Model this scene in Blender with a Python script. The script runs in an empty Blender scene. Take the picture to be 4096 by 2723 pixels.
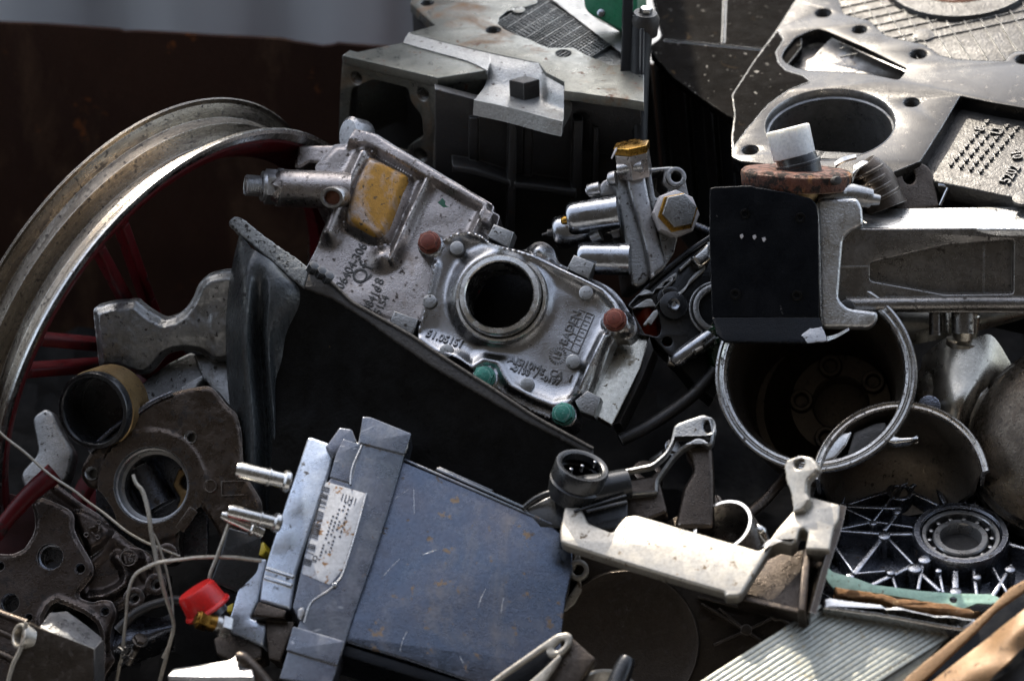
import bpy, bmesh, math, random
import numpy as np
from mathutils.geometry import delaunay_2d_cdt
from mathutils import Vector, Matrix
random.seed(7)
SC = bpy.context.scene
COL = SC.collection
# ------------------------------------------------------------------ camera, sky, sun, exposure
S = 1 / 4096.0                      # one reference pixel at the focus distance, in metres
DP = 3.2 * 4096                     # camera distance in the same unit
PITCH = math.radians(28)
SP, CP = math.sin(PITCH), math.cos(PITCH)
cam = bpy.data.cameras.new('camera')
camo = bpy.data.objects.new('camera', cam)
COL.objects.link(camo)
camo.location = (0, -CP * 3.2, SP * 3.2)
camo.rotation_euler = (math.radians(90) - PITCH, 0, 0)
cam.sensor_width = 36
cam.lens = 36 * 3.2
cam.clip_end = 500
cam.clip_start = .05
cam.dof.use_dof = True
cam.dof.focus_distance = 3.2
cam.dof.aperture_fstop = 3.2
cam.dof.aperture_blades = 7
SC.camera = camo

SUN_EL, SUN_AZ = math.radians(46), math.radians(21)      # azimuth: left of straight ahead
world = bpy.data.worlds.new('World')
SC.world = world
world.use_nodes = True
wn = world.node_tree
sky = wn.nodes.new('ShaderNodeTexSky')
sky.sky_type = 'NISHITA'
sky.sun_disc = False
sky.sun_elevation = SUN_EL
sky.sun_rotation = -SUN_AZ
sky.air_density = 1.0
sky.dust_density = 2.5
hs = wn.nodes.new('ShaderNodeHueSaturation'); hs.inputs['Saturation'].default_value = .58
wn.links.new(sky.outputs[0], hs.inputs['Color']); wn.links.new(hs.outputs[0], wn.nodes['Background'].inputs[0])
wn.nodes['Background'].inputs[1].default_value = .15
sl = bpy.data.lights.new('sun', 'SUN')
sl.energy = 2.3
sl.angle = math.radians(.5)
sl.color = (1, .91, .78)
suno = bpy.data.objects.new('sun', sl)
COL.objects.link(suno)
sdir = Vector((-math.sin(SUN_AZ) * math.cos(SUN_EL), math.cos(SUN_AZ) * math.cos(SUN_EL), math.sin(SUN_EL)))
suno.rotation_euler = sdir.to_track_quat('Z', 'Y').to_euler()
suno.location = sdir * 6
SC.view_settings.view_transform = 'Standard'
SC.view_settings.look = 'None'
SC.view_settings.exposure = 1.8
SC.view_settings.gamma = 1
SC.view_settings.use_curve_mapping = False
SC.cycles.use_denoising = True
SC.cycles.max_bounces = 6
SC.cycles.glossy_bounces = 4
SC.cycles.diffuse_bounces = 3
SC.cycles.sample_clamp_indirect = 6
SC.cycles.caustics_reflective = False
SC.cycles.caustics_refractive = False

# ------------------------------------------------------------------ geometry helpers
K = 1400 / 2195
FR = {'11': (0, 0, K), '12': (1300, 0, K), '13': (2696, 0, K), '21': (0, 900, K), '22': (1300, 900, K), '23': (2696, 900, K),
      '31': (0, 1723, K), '32': (1300, 1723, K), '33': (2696, 1723, K), 's': (0, 0, 1), 'P': (0, 0, 4096 / 2359),
      'A': (2450, 950, 500 / 1206), 'B': (2100, 500, 800 / 1930), 'C': (0, 1900, 900 / 1715), 'D': (800, 1600, 900 / 1257)}

def src(f, p):
    if len(p) == 3: f = p[2]
    o = FR[f]
    return (o[0] + p[0] * o[2], o[1] + p[1] * o[2])

TOFF = 0
def camp(f, p, t):
    """camera-frame point (x right, y up, z towards camera) on the sight line of p, t in front of the focus plane"""
    x, y = src(f, p); t = t + TOFF
    k = (DP - t) / DP
    return Vector(((x - 2048) * k, -(y - 1361.5) * k, t))

def world_of(c):
    return Vector((c.x, c.y * SP - c.z * CP, c.y * CP + c.z * SP)) * S

def cam_dir(w):
    w = Vector(w)
    return Vector((w.x, w.y * SP + w.z * CP, -w.y * CP + w.z * SP))

UPW = cam_dir((0, 0, 1))

class Pl:
    """a plane in the place, with its own position, tilt and in-plane axes; units are 1/4096 m"""
    def __init__(s, f, c, t, n, ux=None):
        s.f = f
        s.o = c if isinstance(c, Vector) else camp(f, c, t)
        s.n = Vector(n).normalized()
        u = Vector(ux) if ux is not None else Vector((1, 0, 0))
        u = u - s.n * u.dot(s.n)
        if u.length < 1e-4: u = Vector((0, 0, -1)) - s.n * (-s.n.z)
        s.u = u.normalized()
        s.v = s.n.cross(s.u)
    def uv(s, p, h=0, f=None):
        x, y = src(f or s.f, p)
        C = Vector((0, 0, DP)); d = Vector((x - 2048, -(y - 1361.5), -DP))
        q = s.o + s.n * h
        k = (q - C).dot(s.n) / d.dot(s.n)
        r = C + d * k - s.o
        return (r.dot(s.u), r.dot(s.v))
    def c(s, u, v, h): return s.o + s.u * u + s.v * v + s.n * h
    def w(s, u, v, h): return world_of(s.c(u, v, h))
    def uvs(s, pts, h=0): return [s.uv(p, h) for p in pts]
    def z(s, p, h=0):
        u, v = s.uv(p, h); return s.c(u, v, h).z
    def wall(s, p, q, h=0, flip=False):
        a = s.c(*s.uv(p, h), h); b = s.c(*s.uv(q, h), h)
        n = (b - a).cross(s.n).normalized()
        if n.z < 0: n = -n
        if flip: n = -n
        return Pl(s.f, a, 0, n, b - a)
    def turned(s, p, n, h=0, ux=None):
        return Pl(s.f, s.c(*s.uv(p, h), h), 0, n, ux)

def smooth_closed(pts, n=4):
    out = []; m = len(pts)
    for i in range(m):
        p0, p1, p2, p3 = [Vector(pts[(i + k - 1) % m]) for k in range(4)]
        for j in range(n):
            t = j / n
            out.append(tuple(.5 * (2 * p1 + (p2 - p0) * t + (2 * p0 - 5 * p1 + 4 * p2 - p3) * t * t + (3 * p1 - p0 - 3 * p2 + p3) * t ** 3)))
    return out

def crv(pts, n=6):
    out = []; m = len(pts)
    P = [Vector(p) for p in pts]
    for i in range(m - 1):
        p0, p1, p2, p3 = P[max(i - 1, 0)], P[i], P[i + 1], P[min(i + 2, m - 1)]
        for j in range(n):
            t = j / n
            out.append(.5 * (2 * p1 + (p2 - p0) * t + (2 * p0 - 5 * p1 + 4 * p2 - p3) * t * t + (3 * p1 - p0 - 3 * p2 + p3) * t ** 3))
    out.append(P[-1])
    return out

def rounded(pts, r, n=4):
    out = []; m = len(pts)
    for i in range(m):
        a, b, c = Vector(pts[i - 1]), Vector(pts[i]), Vector(pts[(i + 1) % m])
        d1, d2 = a - b, c - b
        k = min(r, d1.length * .45, d2.length * .45)
        if k < .5: out.append(tuple(b)); continue
        s, e = b + d1.normalized() * k, b + d2.normalized() * k
        for j in range(n + 1):
            t = j / n
            out.append(tuple(s * (1 - t) ** 2 + b * 2 * t * (1 - t) + e * t * t))
    return out

def circ(c, r, n=32, sq=1.0, ang=0):
    return [(c[0] + r * math.cos(2 * math.pi * i / n + ang), c[1] + r * sq * math.sin(2 * math.pi * i / n + ang)) for i in range(n)]

def segd(P, pts, closed=False):
    """distance of every row of P to a polyline"""
    Q = np.array(pts, float); d = np.full(len(P), 1e9)
    for i in range(len(Q) if closed else len(Q) - 1):
        a, b = Q[i], Q[(i + 1) % len(Q)]; e = b - a; l2 = max((e * e).sum(), 1e-9)
        k = np.clip(((P - a) @ e) / l2, 0, 1)
        d = np.minimum(d, np.hypot(*(P - a - k[:, None] * e).T))
    return d
def inpoly(P, pts):
    Q = np.array(pts, float); c = np.zeros(len(P), bool); j = len(Q) - 1
    for i in range(len(Q)):
        a, b = Q[i], Q[j]
        m = ((a[1] > P[:, 1]) != (b[1] > P[:, 1]))
        x = (b[0] - a[0]) * (P[:, 1] - a[1]) / (b[1] - a[1] + 1e-12) + a[0]
        c ^= m & (P[:, 0] < x); j = i
    return c
def sdf(P, pts): return segd(P, pts, True) * np.where(inpoly(P, pts), 1, -1)
def sst(x, a, b):
    t = np.clip((x - a) / (b - a), 0, 1); return t * t * (3 - 2 * t)
def gau(d, w): return np.exp(-(d / w) ** 2)
def pnoise(P, sc, seed=0):
    from mathutils import noise
    return np.array([noise.noise(Vector((p[0] / sc + seed, p[1] / sc, seed * 1.7))) for p in P])

class MB:
    def __init__(s):
        s.bm = bmesh.new(); s.flat = s.bm.faces.layers.int.new('flat')
    def faces(s, V, F):
        vs = [s.bm.verts.new(v) for v in V]
        for f in F:
            try: s.bm.faces.new([vs[i] for i in f])
            except ValueError: pass
        return s
    def prism(s, pl, pts, h0, h1, holes=(), r=0, bev=5, res=2, sm=False, uv=False, jag=0, on=None):
        """solid plate between heights h0 and h1 over the plane, outline traced at h1"""
        P = list(pts) if uv else pl.uvs(pts, h1)
        if sm: P = smooth_closed(P)
        elif r: P = rounded(P, r)
        if jag:
            Q = []
            for i in range(len(P)):
                a, b = Vector(P[i]), Vector(P[(i + 1) % len(P)])
                n = max(1, int((b - a).length / (jag * 5)))
                for j in range(n):
                    q = a.lerp(b, j / n); Q.append((q.x + random.uniform(-jag, jag), q.y + random.uniform(-jag, jag)))
            P = Q
        H = []
        for h in holes: H.append(h)
        cu = bpy.data.curves.new('t', 'CURVE'); cu.dimensions = '2D'; cu.fill_mode = 'BOTH'
        ext = h1 - h0; bev = min(bev, ext * .45)
        cu.extrude = ext / 2 - bev; cu.bevel_depth = bev; cu.bevel_resolution = res; cu.offset = -bev
        for Q in [P] + H:
            sp = cu.splines.new('POLY'); sp.points.add(len(Q) - 1); sp.use_cyclic_u = True
            for i, q in enumerate(Q): sp.points[i].co = (q[0], q[1], 0, 1)
        s._obj(cu, pl, (h0 + h1) / 2, on=on)
        return s
    def _obj(s, cu, pl, hm, ou=0, ov=0, ang=0, sx=1, on=None):
        ob = bpy.data.objects.new('t', cu)
        me = bpy.data.meshes.new_from_object(ob)
        ca, sa = math.cos(ang), math.sin(ang)
        Q = [(v.co.x * sx, v.co.y, v.co.z) for v in me.vertices]
        Q = [(ou + x * ca - y * sa, ov + x * sa + y * ca, hm + z) for x, y, z in Q]
        if on:              # lettering that follows a cast surface
            Hs = on(np.array([(x, y) for x, y, z in Q]))
            Q = [(x, y, z + h) for (x, y, z), h in zip(Q, Hs)]
        for v, q in zip(me.vertices, Q): v.co = pl.w(*q)
        n0 = len(s.bm.faces)
        me.update()
        s.bm.from_mesh(me)
        s.bm.faces.ensure_lookup_table(); s.bm.normal_update()
        s.flat = s.bm.faces.layers.int.get('flat')
        nw = (pl.w(0, 0, 1) - pl.w(0, 0, 0)).normalized()
        for i in range(n0, len(s.bm.faces)):
            f = s.bm.faces[i]; f[s.flat] = 1 if abs(f.normal.dot(nw)) > .9995 else 0
        bpy.data.objects.remove(ob); bpy.data.curves.remove(cu); bpy.data.meshes.remove(me)
    def field(s, pl, outline, fn, h0, holes=(), res=7):
        """cast surface: the outline filled with a fine mesh whose height over the plane is fn(points), closed by a skirt down to h0"""
        def dens(Q):
            out = []
            for i in range(len(Q)):
                a, b = Vector(Q[i][:2]), Vector(Q[(i + 1) % len(Q)][:2]); n = max(1, int((b - a).length / res))
                out += [tuple(a.lerp(b, j / n)) for j in range(n)]
            return out
        loops = [dens(outline)] + [dens(h) for h in holes]
        B = np.array(loops[0]); x0, y0 = B.min(0); x1, y1 = B.max(0)
        gx, gy = np.meshgrid(np.arange(x0, x1, res), np.arange(y0, y1, res)); G = np.c_[gx.ravel(), gy.ravel()]
        G[:, 0] += (np.round((G[:, 1] - y0) / res) % 2) * res * .5
        def inset(Lp, d):
            A = np.array(Lp); T = np.roll(A, -1, 0) - np.roll(A, 1, 0); T /= np.maximum(np.hypot(*T.T), 1e-9)[:, None]
            Nn = np.c_[-T[:, 1], T[:, 0]]; ar = (A[:, 0] * np.roll(A[:, 1], -1) - np.roll(A[:, 0], -1) * A[:, 1]).sum()
            return A + Nn * d * (1 if ar > 0 else -1)
        I_ = [inset(loops[0], res * .5), inset(loops[0], res * 1.15)]
        I_ = [q[np.abs(sdf(q, loops[0]) - dd) < res * .12] for q, dd in zip(I_, (res * .5, res * 1.15))]
        G = G[sdf(G, loops[0]) > res * 1.7]
        G = np.vstack([G] + I_)
        for h in loops[1:]: G = G[sdf(G, h) < -res * .55]
        pts = []; edges = []
        for Lp in loops:
            k = len(pts); pts += Lp; edges += [(k + i, k + (i + 1) % len(Lp)) for i in range(len(Lp))]
        pts += [tuple(g) for g in G]
        V, _, F, ov, _, _ = delaunay_2d_cdt([Vector(p) for p in pts], edges, [], 1, 1e-4)
        P = np.array([tuple(v) for v in V]); H = fn(P)
        cen = np.array([P[list(f)].mean(0) for f in F]); keep = inpoly(cen, loops[0])
        for h in loops[1:]: keep &= ~inpoly(cen, h)
        vs = [s.bm.verts.new(pl.w(p[0], p[1], z)) for p, z in zip(P, H)]
        cnt = {}
        for f, k in zip(F, keep):
            if not k: continue
            s.bm.faces.new([vs[i] for i in f])
            for i in range(len(f)):
                e = (f[i], f[(i + 1) % len(f)]); cnt[tuple(sorted(e))] = cnt.get(tuple(sorted(e)), 0) + 1
        low = {}
        for (a, b), n in cnt.items():
            if n == 1:
                for i in (a, b):
                    if i not in low: low[i] = s.bm.verts.new(pl.w(P[i][0], P[i][1], h0))
                s.bm.faces.new((vs[a], vs[b], low[b], low[a]))
        return s
    def text(s, pl, st, p, size, ang=0, h=0, d=5, sx=1, bev=.8, on=None):
        cu = bpy.data.curves.new('t', 'FONT'); cu.body = st; cu.size = size; cu.extrude = d / 2; cu.bevel_depth = bev
        cu.align_x = 'CENTER'; cu.align_y = 'CENTER'; cu.resolution_u = 3
        u, v = pl.uv(p, h)
        s._obj(cu, pl, h + d / 2 - 1, u, v, math.radians(ang), sx, on)
        return s
    def lathe(s, pl, p, prof, seg=40, h=0, a0=0, a1=360, uv=False, closed=True, sq=1):
        """profile [(radius, height)] turned about the plane's normal at p"""
        u0, v0 = p if uv else pl.uv(p, h)
        full = abs(a1 - a0) >= 360
        n = seg if full else seg + 1
        R = []
        for i in range(n):
            a = math.radians(a0 + (a1 - a0) * i / seg); ca, sa = math.cos(a), math.sin(a)
            R.append([s.bm.verts.new(pl.w(u0 + r * ca, v0 + r * sa * sq, z + h)) for r, z in prof])
        m = len(prof)
        for i in range(n if full else n - 1):
            A, B = R[i], R[(i + 1) % n]
            for j in range(m if closed else m - 1):
                k = (j + 1) % m
                if prof[j][0] < 1e-6 and prof[k][0] < 1e-6: continue
                try:
                    f = s.bm.faces.new((A[j], B[j], B[k], A[k]))
                    if abs(prof[j][1] - prof[k][1]) < 1e-6 and abs(prof[j][0] - prof[k][0]) > 6: f[s.flat] = 1
                except ValueError: pass
        if not full and closed:
            for A in (R[0], R[-1]):
                try: s.bm.faces.new(A)
                except ValueError: pass
        return s
    def disc(s, pl, p, r, h0, h1, bev=4, seg=32, h=0, uv=False):
        b = min(bev, (h1 - h0) * .45, r * .45)
        return s.lathe(pl, p, [(0, h0), (r, h0), (r, h1 - b), (r - b * .3, h1 - b * .3), (r - b, h1), (0, h1)], seg, h, uv=uv, closed=False)
    def ring(s, pl, p, r0, r1, h0, h1, bev=4, seg=40, h=0, uv=False):
        b = min(bev, (h1 - h0) * .4, (r1 - r0) * .4)
        return s.lathe(pl, p, [(r0, h0), (r1, h0), (r1, h1 - b), (r1 - b * .3, h1 - b * .3), (r1 - b, h1), (r0 + b, h1), (r0 + b * .3, h1 - b * .3), (r0, h1 - b)], seg, h, uv=uv)
    def hole(s, pl, p, r, depth, h=0, lip=6, seg=28, thread=0):
        """the inside of a drilled hole below the surface, with a countersunk lip"""
        pr = [(r + lip, 1), (r, -lip)]
        z = -lip - 2
        while thread and z > -depth * .8:
            pr += [(r - 3, z - thread * .5), (r, z - thread)]; z -= thread
        pr += [(r, -depth), (0, -depth)]
        return s.lathe(pl, p, pr, seg, h, closed=False)
    def hexa(s, pl, p, r, h0, h1, ang=0, h=0, bev=4, n=6, uv=False):
        u, v = p if uv else pl.uv(p, h)
        return s.prism(pl, circ((u, v), r, n, 1, ang), h0 + h, h1 + h, bev=bev, uv=True)
    def tube(s, pts, rad, seg=10, n=6, raw=False, caps=True, sq=1):
        """round bar along camera-frame points"""
        P = crv(pts, n) if not raw else [Vector(p) for p in pts]
        m = len(P)
        rr = rad if isinstance(rad, (list, tuple)) else [rad] * len(pts)
        def rat(i):
            f = i / (m - 1) * (len(rr) - 1); a = min(int(f), len(rr) - 2) if len(rr) > 1 else 0
            return rr[a] + (rr[min(a + 1, len(rr) - 1)] - rr[a]) * (f - a)
        T = [(P[min(i + 1, m - 1)] - P[max(i - 1, 0)]).normalized() for i in range(m)]
        N = T[0].orthogonal().normalized(); R = []
        for i in range(m):
            N = (N - T[i] * N.dot(T[i])).normalized(); B = T[i].cross(N)
            R.append([s.bm.verts.new(world_of(P[i] + (N * math.cos(2 * math.pi * k / seg) + B * math.sin(2 * math.pi * k / seg) * sq) * rat(i))) for k in range(seg)])
        for i in range(m - 1):
            for k in range(seg):
                s.bm.faces.new((R[i][k], R[i][(k + 1) % seg], R[i + 1][(k + 1) % seg], R[i + 1][k]))
        if caps:
            s.bm.faces.new(R[0][::-1]); s.bm.faces.new(R[-1])
        return s
    def sheet(s, f, rows, th, n=6, raw=False):
        """curved sheet through a grid of (x, y, t), given real thickness"""
        G = []
        for r in rows:
            c = [p if isinstance(p, Vector) else camp(f, p[:2], p[2]) for p in r]
            G.append(crv(c, n) if not raw else c)
        cols = [crv([G[i][j] for i in range(len(G))], n) if not raw else [G[i][j] for i in range(len(G))] for j in range(len(G[0]))]
        nr, nc = len(cols[0]), len(cols)
        A = [[cols[j][i] for j in range(nc)] for i in range(nr)]
        Nn = [[None] * nc for _ in range(nr)]
        for i in range(nr):
            for j in range(nc):
                d1 = A[min(i + 1, nr - 1)][j] - A[max(i - 1, 0)][j]; d2 = A[i][min(j + 1, nc - 1)] - A[i][max(j - 1, 0)]
                q = d1.cross(d2)
                Nn[i][j] = q.normalized() if q.length > 1e-9 else Vector((0, 0, 1))
        sg = 1 if Nn[nr // 2][nc // 2].z > 0 else -1
        F = [[s.bm.verts.new(world_of(A[i][j])) for j in range(nc)] for i in range(nr)]
        Bk = [[s.bm.verts.new(world_of(A[i][j] - Nn[i][j] * th * sg)) for j in range(nc)] for i in range(nr)]
        for i in range(nr - 1):
            for j in range(nc - 1):
                s.bm.faces.new((F[i][j], F[i][j + 1], F[i + 1][j + 1], F[i + 1][j]))
                s.bm.faces.new((Bk[i][j], Bk[i + 1][j], Bk[i + 1][j + 1], Bk[i][j + 1]))
        for i in range(nr - 1):
            for j in (0, nc - 1): s.bm.faces.new((F[i][j], F[i + 1][j], Bk[i + 1][j], Bk[i][j]))
        for j in range(nc - 1):
            for i in (0, nr - 1): s.bm.faces.new((F[i][j], F[i][j + 1], Bk[i][j + 1], Bk[i][j]))
        return s
    def box(s, pl, uv, du, dv, h0, h1, ang=0, bev=4, on=None):
        ca, sa = math.cos(math.radians(ang)), math.sin(math.radians(ang))
        P = [(uv[0] + x * du / 2 * ca - y * dv / 2 * sa, uv[1] + x * du / 2 * sa + y * dv / 2 * ca) for x, y in ((-1, -1), (1, -1), (1, 1), (-1, 1))]
        return s.prism(pl, P, h0, h1, bev=bev, uv=True, on=on)
    def rib(s, pl, p, q, wd, h0, h1, bev=4, taper=1, on=None):
        a, b = Vector(pl.uv(p, h1)), Vector(pl.uv(q, h1))
        d = (b - a).normalized(); nn = Vector((-d.y, d.x)) * wd / 2
        return s.prism(pl, [tuple(a + nn), tuple(a - nn), tuple(b - nn * taper), tuple(b + nn * taper)], h0, h1, bev=bev, uv=True, on=on)
    def build(s, name, m, parent=None, org=None, ang=38, dent=0, dsc=8):
        bm = s.bm
        bmesh.ops.remove_doubles(bm, verts=bm.verts, dist=2e-6)
        bmesh.ops.recalc_face_normals(bm, faces=bm.faces)
        if dent:
            from mathutils import noise
            for v in bm.verts:
                q = v.co * dsc
                v.co += Vector((noise.noise(q), noise.noise(q + Vector((9, 2, 4))), noise.noise(q + Vector((3, 7, 1))))) * dent * S
        if parent is not None: o0 = parent.location.copy() if parent.parent is None else parent.parent.location.copy()
        else: o0 = Vector(org) if org is not None else Vector((sum(v.co.x for v in bm.verts) / len(bm.verts), sum(v.co.y for v in bm.verts) / len(bm.verts), min(v.co.z for v in bm.verts)))
        for v in bm.verts: v.co -= o0
        lay = bm.faces.layers.int.get('flat')
        for f in bm.faces: f.smooth = dent > 0 or f[lay] == 0
        me = bpy.data.meshes.new(name)
        bm.to_mesh(me); bm.free()
        me.set_sharp_from_angle(angle=math.radians(ang))
        me.materials.append(m)
        o = bpy.data.objects.new(name, me); COL.objects.link(o)
        if parent is None: o.location = o0
        else: o.parent = parent
        return o

def thing(name, label, cat, f, p, t, group=None):
    o = bpy.data.objects.new(name, None); COL.objects.link(o)
    o.empty_display_size = .02
    o.location = world_of(camp(f, p, t)); o['label'] = label; o['category'] = cat
    if group: o['group'] = group
    return o

def tag(o, label, cat, group=None):
    o['label'] = label; o['category'] = cat
    if group: o['group'] = group
    return o

# ------------------------------------------------------------------ materials
def mat(name, col, metal=0., rough=.45, col2=None, mix=.5, sc=9, spots=None, spot_sc=60, spot_lo=.62, spots2=None, spot2_sc=14, spot2_lo=.6,
        bump=.25, bsc=700, edge=None, edge_r=.0016, scr=None, scr_sc=10, coat=0, rvar=.15, stretch=None, spec=.5, spot2_w=.1, radial=None, fine=.22, wear=None):
    m = bpy.data.materials.new(name); m.use_nodes = True
    nt = m.node_tree; N = nt.nodes; L = nt.links
    b = N['Principled BSDF']
    tc = N.new('ShaderNodeTexCoord'); co = tc.outputs['Object']
    if stretch:
        mp = N.new('ShaderNodeMapping'); mp.inputs['Scale'].default_value = stretch
        L.new(co, mp.inputs[0]); cs = mp.outputs[0]
    else: cs = co
    if radial:          # dirt that follows the turning direction of a round part
        vs = []
        def vdot(vec):
            d = N.new('ShaderNodeVectorMath'); d.operation = 'DOT_PRODUCT'; d.inputs[1].default_value = vec; L.new(co, d.inputs[0]); return d.outputs['Value']
        def mth(op, a, bb):
            x = N.new('ShaderNodeMath'); x.operation = op
            for i_, q_ in ((0, a), (1, bb)):
                if isinstance(q_, (int, float)): x.inputs[i_].default_value = q_
                else: L.new(q_, x.inputs[i_])
            return x.outputs[0]
        dz_, du_, dv_ = vdot(radial[0]), vdot(radial[1]), vdot(radial[2])
        rr_ = mth('SQRT', mth('ADD', mth('MULTIPLY', du_, du_), mth('MULTIPLY', dv_, dv_)), 0)
        cb = N.new('ShaderNodeCombineXYZ'); L.new(mth('MULTIPLY', rr_, 5), cb.inputs[0]); L.new(mth('MULTIPLY', dz_, 5), cb.inputs[1]); L.new(mth('MULTIPLY', mth('ARCTAN2', du_, dv_), .22), cb.inputs[2])
        cs = cb.outputs[0]
    def noise(sc, det=4, ro=.6, c=None, w=0):
        n = N.new('ShaderNodeTexNoise'); n.inputs['Scale'].default_value = sc; n.inputs['Detail'].default_value = det; n.inputs['Roughness'].default_value = ro
        n.inputs['Distortion'].default_value = w
        L.new(c or co, n.inputs['Vector']); return n.outputs['Fac']
    def ramp(v, lo, hi):
        r = N.new('ShaderNodeMapRange'); r.inputs['From Min'].default_value = lo; r.inputs['From Max'].default_value = hi; r.clamp = True
        L.new(v, r.inputs['Value']); return r.outputs['Result']
    def mixc(fac, a, bb):
        x = N.new('ShaderNodeMix'); x.data_type = 'RGBA'
        L.new(fac, x.inputs[0])
        if isinstance(a, tuple): x.inputs[6].default_value = (*a, 1)
        else: L.new(a, x.inputs[6])
        if isinstance(bb, tuple): x.inputs[7].default_value = (*bb, 1)
        else: L.new(bb, x.inputs[7])
        return x.outputs[2]
    n1 = noise(sc, 5, .62, cs, .3)
    c = mixc(ramp(n1, .5 - mix * .5 + .02, .5 + mix * .4), col, col2 or tuple(x * .72 for x in col))
    masks = []
    if spots2:
        k = ramp(noise(spot2_sc, 6, .7, cs, .6), spot2_lo, spot2_lo + spot2_w); c = mixc(k, c, spots2); masks.append(k)
    if spots:
        k = ramp(noise(spot_sc * 3.2, 4, .68, co), spot_lo, spot_lo + .05); c = mixc(k, c, spots); masks.append(k)
    if scr:             # thin scratches in a few directions
        for ang_, thr in ((.5, .72), (1.25, .73), (-.35, .74)):
            mp2 = N.new('ShaderNodeMapping'); mp2.vector_type = 'TEXTURE'; mp2.inputs['Rotation'].default_value = (.5, ang_, .3); L.new(co, mp2.inputs[0])
            mp3 = N.new('ShaderNodeMapping'); mp3.inputs['Scale'].default_value = (1, 16, 5); L.new(mp2.outputs[0], mp3.inputs[0])
            k = ramp(noise(scr_sc, 2, .5, mp3.outputs[0]), thr, thr + .04)
            mu = N.new('ShaderNodeMath'); mu.operation = 'MULTIPLY'; L.new(k, mu.inputs[0]); mu.inputs[1].default_value = .6
            c = mixc(mu.outputs[0], c, scr)
    if fine:
        fm = N.new('ShaderNodeMapRange'); fm.inputs['From Min'].default_value = .3; fm.inputs['From Max'].default_value = .7; fm.inputs['To Min'].default_value = 1 - fine; fm.inputs['To Max'].default_value = 1 + fine * .7
        L.new(noise(330, 4, .7), fm.inputs['Value'])
        xm = N.new('ShaderNodeMix'); xm.data_type = 'RGBA'; xm.blend_type = 'MULTIPLY'; xm.inputs[0].default_value = 1
        L.new(c, xm.inputs[6]); L.new(fm.outputs['Result'], xm.inputs[7]); c = xm.outputs[2]
    if edge:
        bv = N.new('ShaderNodeBevel'); bv.samples = 4; bv.inputs['Radius'].default_value = edge_r
        ge = N.new('ShaderNodeNewGeometry'); dt = N.new('ShaderNodeVectorMath'); dt.operation = 'DOT_PRODUCT'
        L.new(bv.outputs[0], dt.inputs[0]); L.new(ge.outputs['Normal'], dt.inputs[1])
        ad = N.new('ShaderNodeMath'); ad.operation = 'MULTIPLY_ADD'; ad.inputs[1].default_value = .12
        L.new(noise(90, 4, .7), ad.inputs[0]); L.new(dt.outputs['Value'], ad.inputs[2])
        c = mixc(ramp(ad.outputs[0], .995, .955), c, edge)
    L.new(c, b.inputs['Base Color'])
    b.inputs['Metallic'].default_value = metal
    n2 = noise(sc * 5, 5, .7, cs)
    r = N.new('ShaderNodeMapRange'); r.inputs['To Min'].default_value = max(.05, rough - rvar); r.inputs['To Max'].default_value = min(1, rough + rvar)
    r.inputs['From Min'].default_value = .3; r.inputs['From Max'].default_value = .7
    L.new(n2, r.inputs['Value']); ro = r.outputs['Result']
    for k in masks:
        x = N.new('ShaderNodeMix'); L.new(k, x.inputs[0]); L.new(ro, x.inputs[2]); x.inputs[3].default_value = min(1, rough + .3); ro = x.outputs[0]
        if metal > .3:
            y = N.new('ShaderNodeMath'); y.operation = 'MULTIPLY_ADD'; L.new(k, y.inputs[0]); y.inputs[1].default_value = -metal * .8
            if b.inputs['Metallic'].is_linked: L.new(b.inputs['Metallic'].links[0].from_socket, y.inputs[2])
            else: y.inputs[2].default_value = metal
            L.new(y.outputs[0], b.inputs['Metallic'])
    L.new(ro, b.inputs['Roughness'])
    b.inputs['Specular IOR Level'].default_value = spec
    b.inputs['Coat Weight'].default_value = coat; b.inputs['Coat Roughness'].default_value = .25
    if bump:
        bp = N.new('ShaderNodeBump'); bp.inputs['Strength'].default_value = bump; bp.inputs['Distance'].default_value = .0012
        a = N.new('ShaderNodeMath'); a.operation = 'MULTIPLY_ADD'; a.inputs[1].default_value = .6
        L.new(noise(bsc * .12, 4, .6), a.inputs[0]); L.new(noise(bsc, 2, .6), a.inputs[2])
        L.new(a.outputs[0], bp.inputs['Height']); L.new(bp.outputs[0], b.inputs['Normal'])
    return m

GR = (.035, .024, .016)
M = {}
M['alu'] = mat('cast_aluminium', (.44, .44, .44), .92, .34, (.27, .265, .26), .65, 16, GR, 60, .62, spots2=(.17, .105, .045), spot2_sc=13, spot2_lo=.56, spot2_w=.2, bump=.3, edge=(.75, .75, .74), edge_r=.0012)
M['alu_pink'] = mat('dull_cast_aluminium', (.42, .385, .365), .92, .31, (.26, .235, .22), .75, 16, (.035, .022, .015), 50, .60, spots2=(.16, .10, .05), spot2_sc=11, spot2_lo=.57, spot2_w=.18, bump=.35, edge=(.66, .63, .6), edge_r=.0015)
M['alu_matte'] = mat('matte_cast_aluminium', (.34, .345, .34), .88, .38, (.20, .20, .195), .75, 18, (.03, .024, .018), 45, .60, spots2=(.14, .095, .05), spot2_sc=12, spot2_lo=.56, spot2_w=.18, bump=.38, bsc=600, edge=(.62, .62, .6), edge_r=.0014)
M['alu_cover'] = mat('machined_cover_aluminium', (.45, .45, .455), 1, .23, (.31, .31, .315), .6, 12, (.05, .04, .03), 70, .67, spots2=(.20, .145, .08), spot2_sc=12, spot2_lo=.60, spot2_w=.2, bump=.26, bsc=900, rvar=.08, fine=.14)
M['alu_bright'] = mat('bright_machined_metal', (.62, .61, .58), 1, .25, (.5, .49, .46), .5, 12, GR, 90, .72, bump=.08)
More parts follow.
